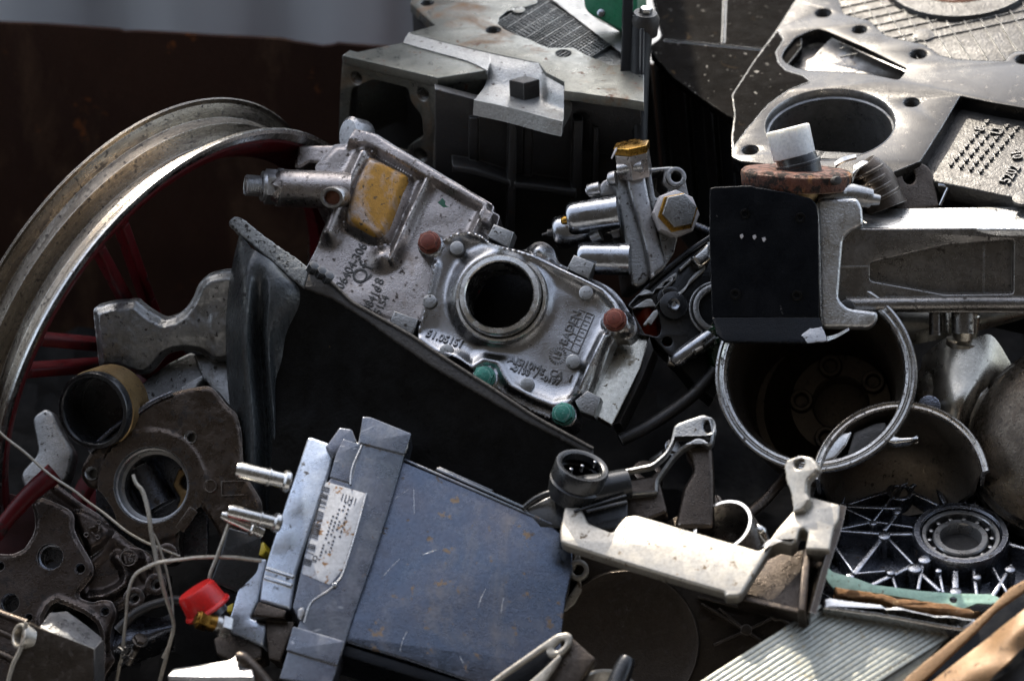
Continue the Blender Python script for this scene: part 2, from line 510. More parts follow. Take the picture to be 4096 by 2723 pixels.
M['alu_cream'] = mat('cream_cast_aluminium', (.46, .43, .37), .65, .38, (.33, .30, .25), .7, 14, (.13, .09, .05), 30, .62, spots2=(.25, .20, .14), spot2_sc=13, spot2_lo=.58, spot2_w=.15, bump=.16, edge=(.75, .72, .66), edge_r=.0015)
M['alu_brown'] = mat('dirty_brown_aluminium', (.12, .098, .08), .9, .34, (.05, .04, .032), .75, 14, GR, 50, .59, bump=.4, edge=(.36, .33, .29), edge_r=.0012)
M['zinc'] = mat('zinc_plated_steel', (.40, .415, .43), 1, .22, (.28, .29, .31), .5, 18, (.05, .04, .03), 60, .64, bump=.06)
M['steel'] = mat('worn_steel', (.45, .45, .44), 1, .33, (.30, .29, .27), .6, 15, (.10, .06, .03), 80, .64, bump=.12)
M['plate_grey'] = mat('grey_rust_flecked_deck', (.20, .205, .185), .75, .36, (.12, .12, .10), .8, 14, (.10, .045, .02), 36, .62, spots2=(.16, .085, .032), spot2_sc=12, spot2_lo=.57, spot2_w=.14, bump=.25, edge=(.6, .6, .57), edge_r=.0012)
M['fillet'] = mat('pale_cast_face', (.42, .42, .405), .7, .42, (.30, .30, .285), .65, 14, (.08, .06, .05), 50, .62, spots2=(.16, .12, .07), spot2_sc=13, spot2_lo=.58, spot2_w=.18, bump=.5, bsc=500, edge=(.66, .66, .64), edge_r=.0012)
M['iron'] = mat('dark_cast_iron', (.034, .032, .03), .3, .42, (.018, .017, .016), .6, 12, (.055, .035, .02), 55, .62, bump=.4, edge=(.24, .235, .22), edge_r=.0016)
M['iron_oily'] = mat('oily_dark_casting', (.17, .18, .205), .92, .22, (.06, .064, .075), .65, 16, (.03, .02, .012), 40, .6, bump=.4, edge=(.6, .62, .65), edge_r=.0012)  # pale edge colour also paints in the gearbox sun glints
M['black_plate'] = mat('black_painted_housing', (.009, .0078, .0065), .0, .8, (.005, .0044, .004), .7, 14, (.30, .28, .25), 36, .655, spots2=(.07, .048, .027), spot2_sc=34, spot2_lo=.62, bump=.6, edge=(.7, .7, .68), edge_r=.0022, spec=.02)
M['black_wall'] = mat('black_painted_casting', (.010, .011, .012), .0, .42, (.016, .017, .018), .7, 9, (.07, .068, .064), 70, .70, spec=.3, bump=.4, edge=(.42, .42, .40), edge_r=.0015)
M['deck'] = mat('machined_block_deck', (.062, .061, .058), .95, .19, (.032, .030, .027), .8, 9, (.04, .032, .024), 34, .63, spots2=(.022, .019, .015), spot2_sc=7, spot2_lo=.50, spot2_w=.2, bump=.16, edge=(.65, .65, .63), rvar=.12)
M['deck_cast'] = mat('sandy_cast_floor', (.085, .082, .076), .6, .5, (.055, .052, .048), .7, 18, (.04, .033, .025), 60, .62, bump=.8, bsc=360, edge=(.5, .5, .48), edge_r=.001)
M['bore'] = mat('honed_bore', (.34, .34, .335), .75, .34, (.20, .195, .185), .6, 20, (.12, .06, .025), 60, .66, bump=.06)
M['rust'] = mat('orange_rust', (.15, .036, .009), .1, .7, (.022, .012, .008), .9, 40, (.018, .012, .009), 30, .5, spots2=(.34, .16, .055), spot2_sc=30, spot2_lo=.60, bump=1, bsc=400, edge=(.55, .40, .28), edge_r=.0025)
M['rust_bore'] = mat('rusty_brown_lip', (.20, .07, .03), .4, .5, (.09, .035, .02), .7, 12, bump=.3)
M['wall'] = mat('rusty_dark_steel', (.058, .025, .0135), .0, .75, (.026, .0125, .008), .85, 7, (.16, .055, .018), 7, .655, spots2=(.09, .05, .028), spot2_sc=9, spot2_lo=.56, spot2_w=.14, bump=.5, bsc=300, stretch=(1, 1, .45), spec=.2)
M['rim'] = mat('weathered_rim_alloy', (.42, .39, .35), .8, .4, (.22, .18, .135), .75, 8, (.045, .032, .02), 38, .58, spots2=(.12, .085, .055), spot2_sc=9, spot2_lo=.56, bump=.3)
M['rim_lip'] = mat('polished_rim_lip', (.58, .58, .56), 1, .24, (.38, .37, .35), .6, 14, (.08, .06, .045), 60, .62, bump=.2)
M['red'] = mat('dark_red_paint', (.075, .002, .004), .0, .45, (.035, .002, .003), .8, 8, (.02, .012, .01), 30, .6, bump=.15, spec=.2)
M['black_rubber'] = mat('black_plastic', (.003, .003, .003), 0, .38, (.006, .0056, .005), .8, 8, (.16, .11, .05), 20, .725, bump=.3, bsc=300, spec=.13, rvar=.2)
M['rubber_grey'] = mat('weathered_grey_black_rubber', (.05, .056, .058), 0, .30, (.022, .025, .026), .85, 12, (.012, .012, .012), 26, .58, bump=.4, bsc=260, stretch=(4, 4, .6), spec=.6)
M['strip'] = mat('oxidised_grey_strip', (.30, .31, .30), .35, .6, (.10, .10, .095), .85, 25, (.03, .028, .024), 60, .55, bump=.9, bsc=260)
M['strip_dark'] = mat('dirty_black_strip', (.045, .04, .034), .1, .55, (.022, .02, .018), .8, 18, (.12, .085, .045), 70, .66, bump=.6, bsc=300)
M['bolt_red'] = mat('red_marked_bolt', (.17, .038, .02), .3, .42, (.09, .022, .014), .7, 60, (.05, .025, .018), 110, .58, spots2=(.24, .12, .085), spot2_sc=60, spot2_lo=.62, bump=.3, edge=(.34, .13, .08), edge_r=.001)
M['bolt_green'] = mat('green_marked_bolt', (.05, .24, .175), .4, .38, (.022, .13, .10), .7, 60, (.16, .32, .27), 110, .58, spots2=(.22, .30, .27), spot2_sc=60, spot2_lo=.6, bump=.3, edge=(.25, .42, .36), edge_r=.001)
M['green'] = mat('green_paint', (.008, .13, .055), 0, .35, (.006, .09, .04), .5, 6, bump=.06)
M['brass'] = mat('brass', (.46, .27, .055), 1, .3, (.30, .16, .035), .6, 25, (.09, .05, .02), 90, .66, bump=.1)
M['white_plastic'] = mat('white_plastic', (.80, .78, .72), 0, .4, (.70, .67, .60), .5, 15, (.4, .36, .28), 70, .7, bump=.06)
M['white_paint'] = mat('pale_primer', (.55, .53, .52), .2, .5, (.42, .39, .38), .5, 20, (.10, .06, .05), 80, .66, bump=.1)
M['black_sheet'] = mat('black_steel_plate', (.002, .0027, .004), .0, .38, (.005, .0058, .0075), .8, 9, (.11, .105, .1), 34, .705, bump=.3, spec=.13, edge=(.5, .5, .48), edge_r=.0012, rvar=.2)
M['bar'] = mat('grey_bar_metal', (.32, .305, .285), .9, .28, (.12, .11, .098), .8, 12, (.05, .04, .03), 40, .60, spots2=(.06, .054, .047), spot2_sc=6, spot2_lo=.52, spot2_w=.2, bump=.3, edge=(.42, .41, .39), edge_r=.0014)
M['bar_top'] = mat('bare_silver_metal', (.62, .62, .61), .95, .38, (.5, .5, .48), .5, 14, (.2, .19, .17), 110, .66, bump=.5, bsc=500)
M['flange'] = mat('brown_stained_casting', (.125, .10, .082), .9, .30, (.055, .042, .033), .8, 13, (.02, .014, .01), 26, .57, spots2=(.15, .075, .02), spot2_sc=9, spot2_lo=.58, spot2_w=.16, bump=.35, edge=(.36, .33, .29), edge_r=.001)
M['block_brown'] = mat('brown_engine_casting', (.125, .102, .09), .9, .32, (.06, .047, .04), .8, 13, (.02, .014, .01), 30, .575, spots2=(.12, .065, .02), spot2_sc=11, spot2_lo=.59, spot2_w=.14, bump=.4, edge=(.38, .34, .30), edge_r=.0012)
M['ecu'] = mat('blued_steel_case', (.070, .104, .152), .95, .25, (.125, .118, .128), .95, 14, (.09, .06, .035), 20, .61, spots2=(.16, .13, .10), spot2_sc=5, spot2_lo=.49, spot2_w=.28, bump=.16, rvar=.16)
M['ecu_band'] = mat('grey_blue_strap', (.165, .165, .20), .9, .34, (.12, .14, .15), .75, 12, (.09, .055, .03), 35, .65, bump=.14, scr=(.5, .5, .5), scr_sc=18, edge=(.5, .46, .40), edge_r=.0012)
M['ecu_side'] = mat('blue_white_coated_metal', (.55, .60, .67), .7, .32, (.42, .47, .54), .65, 12, (.06, .06, .065), 20, .62, bump=.1, edge=(.9, .85, .74), edge_r=.0024)
M['label'] = mat('worn_white_label', (.52, .53, .55), 0, .5, (.40, .41, .43), .5, 18, (.22, .12, .05), 38, .58, bump=.05)
M['ink'] = mat('black_print', (.03, .03, .035), 0, .5, bump=0)
M['red_plastic'] = mat('red_plastic', (.55, .012, .010), 0, .34, (.42, .010, .008), .6, 14, (.12, .02, .015), 60, .66, bump=.05, edge=(.7, .06, .05), edge_r=.001)
M['orange_red'] = mat('orange_red_plastic', (.50, .055, .015), 0, .35, (.3, .025, .01), .5, 10, bump=.05)
M['black_gloss'] = mat('black_glossy_plastic', (.012, .013, .014), 0, .25, (.02, .021, .022), .5, 8, (.06, .06, .055), 90, .7, bump=.12, edge=(.10, .10, .10), edge_r=.0012)
M['yellow'] = mat('yellow_plastic', (.55, .42, .02), 0, .4, bump=.03)
M['sleeve'] = mat('tan_stained_steel', (.42, .28, .12), .75, .4, (.22, .15, .075), .7, 12, (.05, .03, .02), 60, .62, bump=.2)
M['wire'] = mat('dull_steel_wire', (.44, .42, .37), .7, .45, (.28, .24, .18), .7, 40, (.10, .07, .04), 200, .6, bump=.2)
M['drum'] = mat('brown_worn_drum', (.17, .145, .115), .8, .4, (.075, .06, .045), .75, 9, (.03, .022, .015), 45, .6, bump=.35)
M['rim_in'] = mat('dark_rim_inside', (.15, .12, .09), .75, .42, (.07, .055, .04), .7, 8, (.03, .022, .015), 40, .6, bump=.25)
M['hub_alloy'] = mat('satin_alloy', (.46, .43, .37), .95, .3, (.34, .31, .25), .6, 6, (.12, .09, .06), 45, .66, bump=.15)
M['green_gasket'] = mat('green_gasket', (.17, .33, .25), .1, .5, (.25, .36, .30), .7, 14, (.10, .08, .05), 60, .62, bump=.2)
M['rad'] = mat('radiator_core', (.33, .335, .295), .75, .38, (.24, .245, .21), .65, 14, (.30, .26, .17), 40, .61, bump=.15)
M['rad_gap'] = mat('radiator_fins', (.15, .145, .115), .6, .5, (.10, .095, .075), .6, 30, bump=.3)
M['tan'] = mat('tan_rusty_sheet', (.27, .165, .075), .2, .5, (.17, .085, .032), .7, 11, (.07, .04, .02), 34, .6, spots2=(.36, .28, .18), spot2_sc=9, spot2_lo=.6, bump=.4)
M['dark_red_in'] = mat('dark_red_inside', (.05, .006, .006), 0, .5, bump=.1)
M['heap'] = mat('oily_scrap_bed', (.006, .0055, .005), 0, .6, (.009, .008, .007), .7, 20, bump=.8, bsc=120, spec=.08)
M['concrete'] = mat('yard_concrete', (.27, .275, .28), 0, .8, (.21, .21, .21), .8, 1.2, bump=.3, bsc=60)
M['shed'] = mat('pale_blue_grey_sheet', (.78, .84, .90), .0, .55, (.60, .62, .64), .85, 2.2, bump=.05, stretch=(1, 1, .25), fine=0)
M['mesh_grey'] = mat('crushed_grey_mesh', (.24, .25, .24), .8, .38, (.10, .10, .095), .8, 60, (.55, .55, .55), 70, .64, bump=.9, bsc=300)
M['gauze'] = mat('cobweb_dust', (.3, .29, .27), 0, .9, bump=0)
M['blocker'] = mat('dark_blocker', (.022, .021, .02), 0, .8, (.015, .014, .013), .6, .8, bump=0, spec=.1)
M['brown_dark'] = mat('dark_brown_casting', (.06, .046, .033), .7, .42, (.03, .023, .017), .75, 12, GR, 50, .58, spots2=(.10, .055, .025), spot2_sc=9, spot2_lo=.58, spot2_w=.15, bump=.4, edge=(.22, .19, .16), edge_r=.0012)
def radial_of(pl): return tuple(tuple(world_of(v).normalized()) for v in (pl.n, pl.u, pl.v))
def rim_mat(name, pl, col=(.33, .29, .235), col2=(.07, .052, .034), bump=.35, rough=.28):
    return mat(name, col, .92, rough, col2, .75, 12, (.03, .021, .014), 70, .585, spots2=(.075, .052, .034), spot2_sc=22, spot2_lo=.57, bump=bump, radial=radial_of(pl), edge=(.6, .58, .54), edge_r=.0013)
M['letter'] = mat('shade_toned_lettering', (.27, .27, .275), 1, .32, (.18, .18, .18), .6, 30, bump=.1)  # lettering and grid toned darker than the cover, in place of their shadows
M['rib_glint'] = mat('oily_glint_rib', (.44, .46, .50), .95, .22, (.14, .145, .16), .7, 30, (.03, .025, .02), 60, .62, bump=.3)  # ribs coloured paler than the casting to paint in sun glints
_b = M['white_plastic'].node_tree.nodes['Principled BSDF']   # subsurface: thin milky plastic
_b.inputs['Subsurface Weight'].default_value = .5; _b.inputs['Subsurface Radius'].default_value = (1, .8, .6); _b.inputs['Subsurface Scale'].default_value = .02
M['zinc_thread'] = mat('zinc_thread', (.62, .63, .64), .9, .38, (.5, .5, .5), .5, 30, bump=.05, edge=(.85, .85, .84), edge_r=.001)
M['back_plate'] = mat('stained_bright_plate', (.60, .57, .48), 1, .28, (.36, .34, .29), .7, 22, (.12, .08, .03), 40, .6, spots2=(.22, .17, .09), spot2_sc=20, spot2_lo=.56, spot2_w=.15, bump=.12, edge=(.8, .78, .7), edge_r=.001)
# ------------------------------------------------------------------ setting
def plan_sheet(name, pts, z, m):
    me = bpy.data.meshes.new(name); me.from_pydata([(x, y, 0) for x, y in pts], [], [list(range(len(pts)))]); me.materials.append(m)
    o = bpy.data.objects.new(name, me); COL.objects.link(o); o.location = (0, 0, z); o['kind'] = 'structure'; return o
plan_sheet('ground', [(-150, -60), (150, -60), (150, 240), (-150, 240)], -1.05, M['concrete'])

def wbox(mb, x0, x1, y0, y1, z0, z1):
    V = [(x, y, z) for z in (z0, z1) for y in (y0, y1) for x in (x0, x1)]
    return mb.faces([Vector(v) for v in V], [(0, 1, 3, 2), (4, 6, 7, 5), (0, 4, 5, 1), (2, 3, 7, 6), (0, 2, 6, 4), (1, 5, 7, 3)])

# pale corrugated container standing behind the scrap bin; it keeps the left half of the pile in the shade
cont = thing('shipping_container', 'pale blue grey corrugated container standing out of focus behind the scrap bin', 'container', 's', (600, 60), -3200)
cont.location = (-1.2, .80, -1.05)
CX1, CY, CZ = -.072, .80, .94
mb = MB(); n = 60; x0 = -3.0; V = []; prof = []
for i in range(n + 1):
    x = CX1 - (CX1 - x0) * i / n
    prof.append((x, CY + (0 if (i // 2) % 2 else .025)))
for x, y in prof: V += [Vector((x, y, -1.0)), Vector((x, y, CZ - .05))]
mb.faces(V, [(2 * i, 2 * i + 2, 2 * i + 3, 2 * i + 1) for i in range(n)])
mb.build('front_panel', M['shed'], cont)
mb = MB(); wbox(mb, x0, CX1, CY + .03, CY + 1.4, -1.0, CZ - .03); mb.build('body', M['shed'], cont)
mb = MB(); wbox(mb, x0, CX1 + .01, CY - .012, CY + .022, CZ - .05, CZ); wbox(mb, x0, CX1 + .01, CY - .012, CY + .022, -1.05, -1.0)
wbox(mb, CX1 - .02, CX1 + .01, CY - .012, CY + .022, -1.0, CZ - .05); mb.build('frame', M['shed'], cont)

# big dark box added out of view; cuts sky fill and darkens metal reflections
blocker = thing('light_blocker', 'unseen dark box added behind the viewpoint to darken reflections', 'blocker', 's', (0, 0), 0)
blocker.location = (0, -6.2, -1.05)
mb = MB(); wbox(mb, -14, 14, -16, -6.2, -1.05, 13.0); mb.build('wall', M['blocker'], blocker)
mb = MB(); wbox(mb, -14.3, 14.3, -16.3, -6.0, 13.0, 13.3); mb.build('blocker_top', M['blocker'], blocker)
# the scrap bin
bin_ = thing('scrap_bin', 'rusty dark brown steel bin holding the heap of metal parts', 'scrap bin', 's', (400, 300), -1650)
WF = Pl('s', (400, 150), -1640, (.02, -SP, CP))
mb = MB()
top = [(-1900, 75), (-400, 64), (0, 90), (180, 97), (330, 108), (480, 121), (500, 128), (560, 128), (700, 135), (860, 146), (1000, 152), (1130, 160), (1180, 172), (1220, 178),
       (1290, 190), (1330, 186), (1352, 178), (1420, 184), (1900, 215), (3000, 290), (5200, 420)]
bot = [(5200, 4200), (-1900, 4200)]
mb.prism(WF, top + bot, -26, 0, bev=5)
mb.build('back_wall', M['wall'], bin_, dent=10, dsc=5)
c0 = WF.w(*WF.uv((-1880, 100)), 0); c1 = WF.w(*WF.uv((5150, 430)), 0)
mb = MB(); wbox(mb, c0.x - .01, c0.x, c0.y - 1.5, c0.y - .008, -1.0, c0.z - .02); mb.build('side_wall', M['wall'], bin_)
mb = MB(); wbox(mb, c1.x, c1.x + .01, c1.y - 1.5, c1.y - .008, -1.0, c1.z - .02); mb.build('side_wall', M['wall'], bin_)
mb = MB(); wbox(mb, c0.x, c1.x, c0.y - 1.6, c0.y, -1.03, -1.0); mb.build('floor', M['wall'], bin_)

# dark bed of scrap under everything
from mathutils import noise as mnoise
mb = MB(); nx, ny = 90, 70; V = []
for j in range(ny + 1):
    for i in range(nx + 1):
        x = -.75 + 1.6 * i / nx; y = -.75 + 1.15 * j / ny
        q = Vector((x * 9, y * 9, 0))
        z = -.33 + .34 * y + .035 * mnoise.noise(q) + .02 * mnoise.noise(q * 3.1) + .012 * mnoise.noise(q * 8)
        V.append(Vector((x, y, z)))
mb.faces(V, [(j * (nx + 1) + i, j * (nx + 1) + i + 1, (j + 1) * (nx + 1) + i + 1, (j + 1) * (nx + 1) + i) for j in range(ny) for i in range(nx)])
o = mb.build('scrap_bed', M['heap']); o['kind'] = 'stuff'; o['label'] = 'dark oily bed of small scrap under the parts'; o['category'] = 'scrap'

# ------------------------------------------------------------------ spoked wheel, left
t = thing('motorcycle_wheel', 'weathered silver alloy wheel rim with dark red spokes at the left', 'wheel', 's', (775, 1500), -500)
W = Pl('s', (775, 1500), -500, (.763, -.434, .479))
q = 1.111; qh = .87
pr = [(1000, 0), (992, -8), (1000, -14), (1000, -22), (992, -34), (950, -46), (938, -60), (934, -118), (905, -136), (880, -160), (876, -215), (898, -240), (935, -262), (940, -318), (968, -334),
      (985, -350), (1002, -352), (1004, -362), (996, -370), (960, -366), (925, -350), (912, -300), (880, -255), (855, -230), (858, -165), (896, -118), (930, -52), (952, -24), (960, -12), (975, -10), (985, 0)]
mb = MB().lathe(W, (0, 0), [(r * q, h * qh) for r, h in pr], 160, uv=True); mb.build('rim', rim_mat('weathered_wheel_rim', W), t, ang=30)
lip = [(1000.5, 2), (985, 3), (974, -7), (962, -9), (954, -16), (950, -30), (962, -26), (985, -10), (1000.5, -10)]
mb = MB().lathe(W, (0, 0), [(r * q, h * qh) for r, h in lip], 160, uv=True); mb.build('rim_lip', M['rim_lip'], t, ang=30)
red = [(954, -17), (925, -50), (890, -115), (850, -165), (852, -240), (838, -240), (835, -165), (868, -105), (905, -42), (945, -14)]
mb = MB().lathe(W, (0, 0), [(r * q, h * qh) for r, h in red], 160, uv=True); mb.build('barrel', M['red'], t)
hb = MB().lathe(W, (0, 0), [(0, -150), (100, -150), (112, -160), (120, -190), (130, -280), (0, -280)], 40, uv=True, closed=False); hb.build('hub', M['red'], t)
def spoke(a, r0=110, r1=955):
    ca, sa = math.cos(a), math.sin(a)
    mb = MB()
    for s_ in (-1, 1):
        P = []
        for r, w_ in ((r0, 40 * s_), (r0 + 250, 44 * s_), (r1 - 120, 70 * s_), (r1, 92 * s_)): P.append((r * ca - w_ * sa, r * sa + w_ * ca))
        for i in range(3):
            a0, a1 = Vector(P[i]), Vector(P[i + 1]); d = (a1 - a0).normalized(); nn = Vector((-d.y, d.x)) * 22
            mb.prism(W, [tuple(a0 + nn), tuple(a0 - nn), tuple(a1 - nn + d * 6), tuple(a1 + nn + d * 6)], -225, -150, bev=14, uv=True)
    mb.build('spoke', M['red'], t)
u_, v_ = W.uv((560, 1000)); a0 = math.atan2(v_, u_)
u_, v_ = W.uv((290, 1500)); a1 = math.atan2(v_, u_)
d_ = (a1 - a0 + math.pi) % (2 * math.pi) - math.pi
sg_ = 1 if d_ > 0 else -1
spoke(a0); spoke(a1)
for i in (1, 2): spoke(a1 + sg_ * i * (2 * math.pi - abs(d_)) / 4)
# ------------------------------------------------------------------ left engine block
t = thing('engine_housing', 'grey rust flecked engine housing with square mounting box, behind the stained casting', 'engine block', '12', (1000, 800), -600)
D = Pl('12', (1000, 400), -560, (-.03, .85, .53))
deck = [(535, 22), (560, -150), (2000, -150), (2000, 640), (1870, 618), (1700, 598), (1600, 582), (1500, 570), (1500, 515), (1385, 455), (1340, 395), (1130, 352), (940, 310), (740, 262), (530, 205), (690, 160)]
dr = [((640, 18), 29), ((1215, 62), 29), ((1055, 188), 32), ((1495, 335), 32)]
grid = [(1085, 150), (1140, 70), (1330, 20), (1400, -150), (1940, -150), (1940, 400), (1640, 345), (1560, 300), (1400, 300), (1290, 250), (1190, 215)]
mb = MB().prism(D, deck, -44, 0, [circ(D.uv(p), r, 24) for p, r in dr] + [smooth_closed(D.uvs(grid), 2)], bev=3)
mb.build('deck', M['plate_grey'], t)
for p, r in dr: MB().hole(D, p, r, 40, thread=9, lip=3).build('bolt_hole', M['iron'], t)
mb = MB().prism(D, smooth_closed(D.uvs(grid), 2), -60, -26, bev=2, uv=True)
mb.build('recess_floor', M['mesh_grey'], t)
mb = MB()
def bil(a, b, c, d, s_, t_): return tuple(a[i] * (1 - s_) * (1 - t_) + b[i] * s_ * (1 - t_) + c[i] * s_ * t_ + d[i] * (1 - s_) * t_ for i in (0, 1))
qa, qb, qc, qd = (1080, 140), (1560, -160), (2000, 150), (1560, 420)
for i in range(25):
    s_ = i / 24; mb.rib(D, bil(qa, qb, qc, qd, s_, 0), bil(qa, qb, qc, qd, s_, 1), 5, -28, -10, bev=1.5)
for i in range(34):
    s_ = i / 33; mb.rib(D, bil(qa, qb, qc, qd, 0, s_), bil(qa, qb, qc, qd, 1, s_), 7 if i % 4 == 0 else 4, -28, -7, bev=1)
mb.build('lattice', M['mesh_grey'], t, dent=5, dsc=60)
inn = [(545, 30), (570, -140), (1980, -140), (1980, 610), (1850, 600), (1600, 570), (1490, 555), (1380, 470), (1330, 410), (1130, 370), (940, 330), (740, 280), (545, 215), (690, 172)]
mb = MB().prism(D, inn, -330, -45, bev=3); mb.build('block_body', M['iron'], t)
dz = lambda p, o=0: (p[0], p[1], D.z(p) + o)
mb = MB().sheet('12', [[dz((528, 203), -6), dz((740, 262), -6), dz((940, 310), -6), dz((1030, 330), -6)], [dz((512, 228), -16), dz((718, 288), -16), dz((925, 342), -16), dz((1035, 385), -20)], [dz((490, 268), -20), dz((690, 325), -20), dz((893, 382), -20), dz((1018, 442), -20)]], 20)
mb.sheet('12', [[dz((1000, 322), -6), dz((1130, 352), -6), dz((1342, 398), -4), dz((1395, 470), -30), dz((1497, 520), -30)],
                [dz((1010, 395), -40), dz((1130, 425), -40), dz((1330, 465), -60), dz((1400, 560), -90), dz((1497, 600), -90)],
                [dz((1010, 520), -150), dz((1130, 560), -150), dz((1320, 600), -170), dz((1400, 655), -180), dz((1497, 690), -180)],
                [dz((960, 600), -150), dz((1130, 640), -150), dz((1320, 690), -165), dz((1400, 712), -170), dz((1497, 728), -170)],
                [dz((935, 628), -120), dz((1130, 668), -120), dz((1320, 718), -130), dz((1400, 740), -130), dz((1492, 762), -130)]], 64)
mb.build('pad', M['fillet'], t)
L_ = Pl('12', (1245, 522), -400, D.n)
mb = MB().prism(L_, [(1155, 502), (1245, 524), (1345, 497), (1255, 472)], -190, 0, bev=4); mb.build('lug', M['iron'], t)
Bx = D.turned((500, 262), D.n, -14); Bx.f = '12'
bt = [(108, 345), (500, 264), (890, 376), (1020, 440), (705, 490)]
mb = MB().prism(Bx, bt, -46, 0, bev=6)
Fw = Bx.wall((108, 345), (705, 490), -8)
fo = [(112, 350), (703, 494), (690, 1060), (85, 900), (95, 560)]
ho = [(300, 500), (520, 555), (535, 640), (605, 730), (617, 860), (520, 915), (505, 985), (190, 905), (160, 870), (150, 740), (165, 560)]
h2 = [((195, 490), 27), ((612, 592), 27), ((600, 975), 30)]
mb.prism(Fw, fo, -60, -2, [rounded(Fw.uvs(ho), 22)] + [circ(Fw.uv(p), r, 24) for p, r in h2], bev=4)
Rw = Bx.wall((705, 490), (1020, 440), -8)
mb.prism(Rw, [(705, 494), (1018, 444), (1012, 612), (925, 632), (815, 700), (800, 1050), (690, 1060)], -50, -2, bev=4)
Lw = Bx.wall((108, 345), (500, 264), -50, flip=True)
mb.prism(Lw, [(112, 350), (498, 270), (490, 700), (90, 880)], 2, 60, bev=4)
mb.build('mounting_box', M['plate_grey'], t)
for p, r in h2: MB().hole(Fw, p, r, 55, -2, thread=8, lip=5).build('threaded_hole', M['steel'], t)
mb = MB().prism(Fw, [(140, 420), (690, 540), (690, 1100), (90, 950)], -330, -290, bev=3); mb.build('inner_wall', M['iron'], t)
Sd = Pl('12', (1200, 900), -560, (.04, -.46, .88))
mb = MB().prism(Sd, [(690, 560), (1000, 640), (1500, 740), (1500, 520), (1900, 560), (1900, 1700), (690, 1700)], -60, 0, bev=6)
for a, b, w_, hh in (((1182, 740), (1158, 1700), 34, 100), ((935, 740), (935, 1040), 40, 22), ((1275, 790), (1270, 1150), 40, 22), ((1590, 760), (1575, 1260), 40, 90), ((1700, 800), (1690, 1300), 26, 60)):
    mb.rib(Sd, a, b, w_, -10, hh, bev=9)
for P_ in ([(800, 1040), (940, 1060), (1165, 1135), (1165, 1180), (940, 1110), (800, 1085)], [(1185, 1145), (1330, 1160), (1575, 1195), (1575, 1245), (1330, 1210), (1185, 1190)]):
    mb.prism(Sd, P_, -10, 105, bev=12)
mb.build('ribbed_side', M['iron'], t)
mb = MB().lathe(Pl('12', (150, 850), -380, (-.5, .1, .85)), (0, 0), [(0, 6), (44, 4), (54, -10), (54, -120), (0, -120)], 30, uv=True, closed=False, sq=1.5); mb.build('plug', M['alu'], t)

# green box on the crushed lattice
t = thing('green_machine_part', 'green painted metal box with one screw, standing on the grey housing', 'machine part', '12', (1750, 150), -640)
G = Pl('12', (1740, 90), -650, (-.3, .12, .94))
mb = MB().prism(G, [(1618, -90), (1625, 40), (1648, 80), (1880, 205), (1960, 200), (1960, -90)], -150, 0, r=14, bev=8); mb.build('casing', M['green'], t)
mb = MB().disc(G, (1732, 85), 13, 0, 14, seg=16).ring(G, (1732, 85), 9, 17, 0, 6, seg=20, bev=2); mb.build('screw', M['zinc'], t)

# ------------------------------------------------------------------ black housing with post
t = thing('black_gear_housing', 'black painted gear housing with chipped white edges, left of the big bore', 'gear housing', '13', (150, 700), -600)
E_ = Pl('13', (980, 780), -420, (-.10, .80, .59))
ol = [(-150, -90), (-130, 0), (-75, 215), (-95, 245), (-152, 285), (-145, 330), (0, 490), (165, 612), (335, 725), (420, 760), (800, 300), (800, -90)]
mb = MB().prism(E_, ol, -60, -16, bev=5, jag=1.2)
mb.rib(E_, (322, -90), (308, 262), 10, -20, -8, bev=4).rib(E_, (-60, 245), (560, 305), 10, -20, -9, bev=4)
mb.build('top_plate', M['black_plate'], t)
mb = MB()
for a, b in (((-152, 285), (-145, 330)), ((-145, 330), (0, 490)), ((0, 490), (165, 612)), ((165, 612), (335, 725))):
    w_ = E_.wall(a, b, -40)
    A, B = w_.uv(a, 0), w_.uv(b, 0)
    d = w_.v.dot(E_.n)
    L0 = (w_.c(*w_.uv(b, 0), 0) - w_.o).length
    s_ = 1 if w_.v.dot(E_.n) > 0 else -1
    mb.prism(w_, [(0, 10 * s_), (L0 + 4, 10 * s_), (L0 + 4, -900 * s_), (0, -900 * s_)], -60, -6, bev=5, uv=True)
    for k in range(1, int(L0 / 130) + 1):
        mb.box(w_, (k * 105, -450 * s_), 14, 860, -8, 22, bev=5)
mb.build('side_wall', M['black_wall'], t)
t2 = thing('clamp_post', 'tall dark bolted post standing between the grey housing and the black housing', 'post', '12', (1970, 880), -480)
PP = Pl('12', (1960, 400), -480, (0, -.1, 1))
mb = MB().prism(PP, [(1870, -120), (1862, 300), (1845, 560), (1862, 720), (1898, 880), (1930, 890), (1926, 500), (1935, -120)], -50, 20, bev=6, jag=1); mb.build('blade', M['black_wall'], t2)
mb = MB().tube([camp('12', (1990, 110), -480), camp('12', (1978, 300), -475), camp('12', (1972, 600), -470), camp('12', (1975, 890), -460)], [58, 44, 38, 30], seg=16)
mb.rib(PP, (1990, 180), (1978, 860), 14, 20, 52, bev=5); mb.build('channel', M['black_wall'], t2)
mb = MB().lathe(Pl('12', (2005, 130), -470, (.05, .85, .5)), (0, 0), [(0, 40), (48, 36), (62, 10), (58, -60), (0, -60)], 24, uv=True, closed=False)
mb.build('head', M['iron'], t2)
hp = Pl('12', (2012, 85), -455, (.05, .85, .5)); mb = MB().hexa(hp, (0, 0), 27, 0, 26, uv=True); mb.build('bolt', M['steel'], t2)

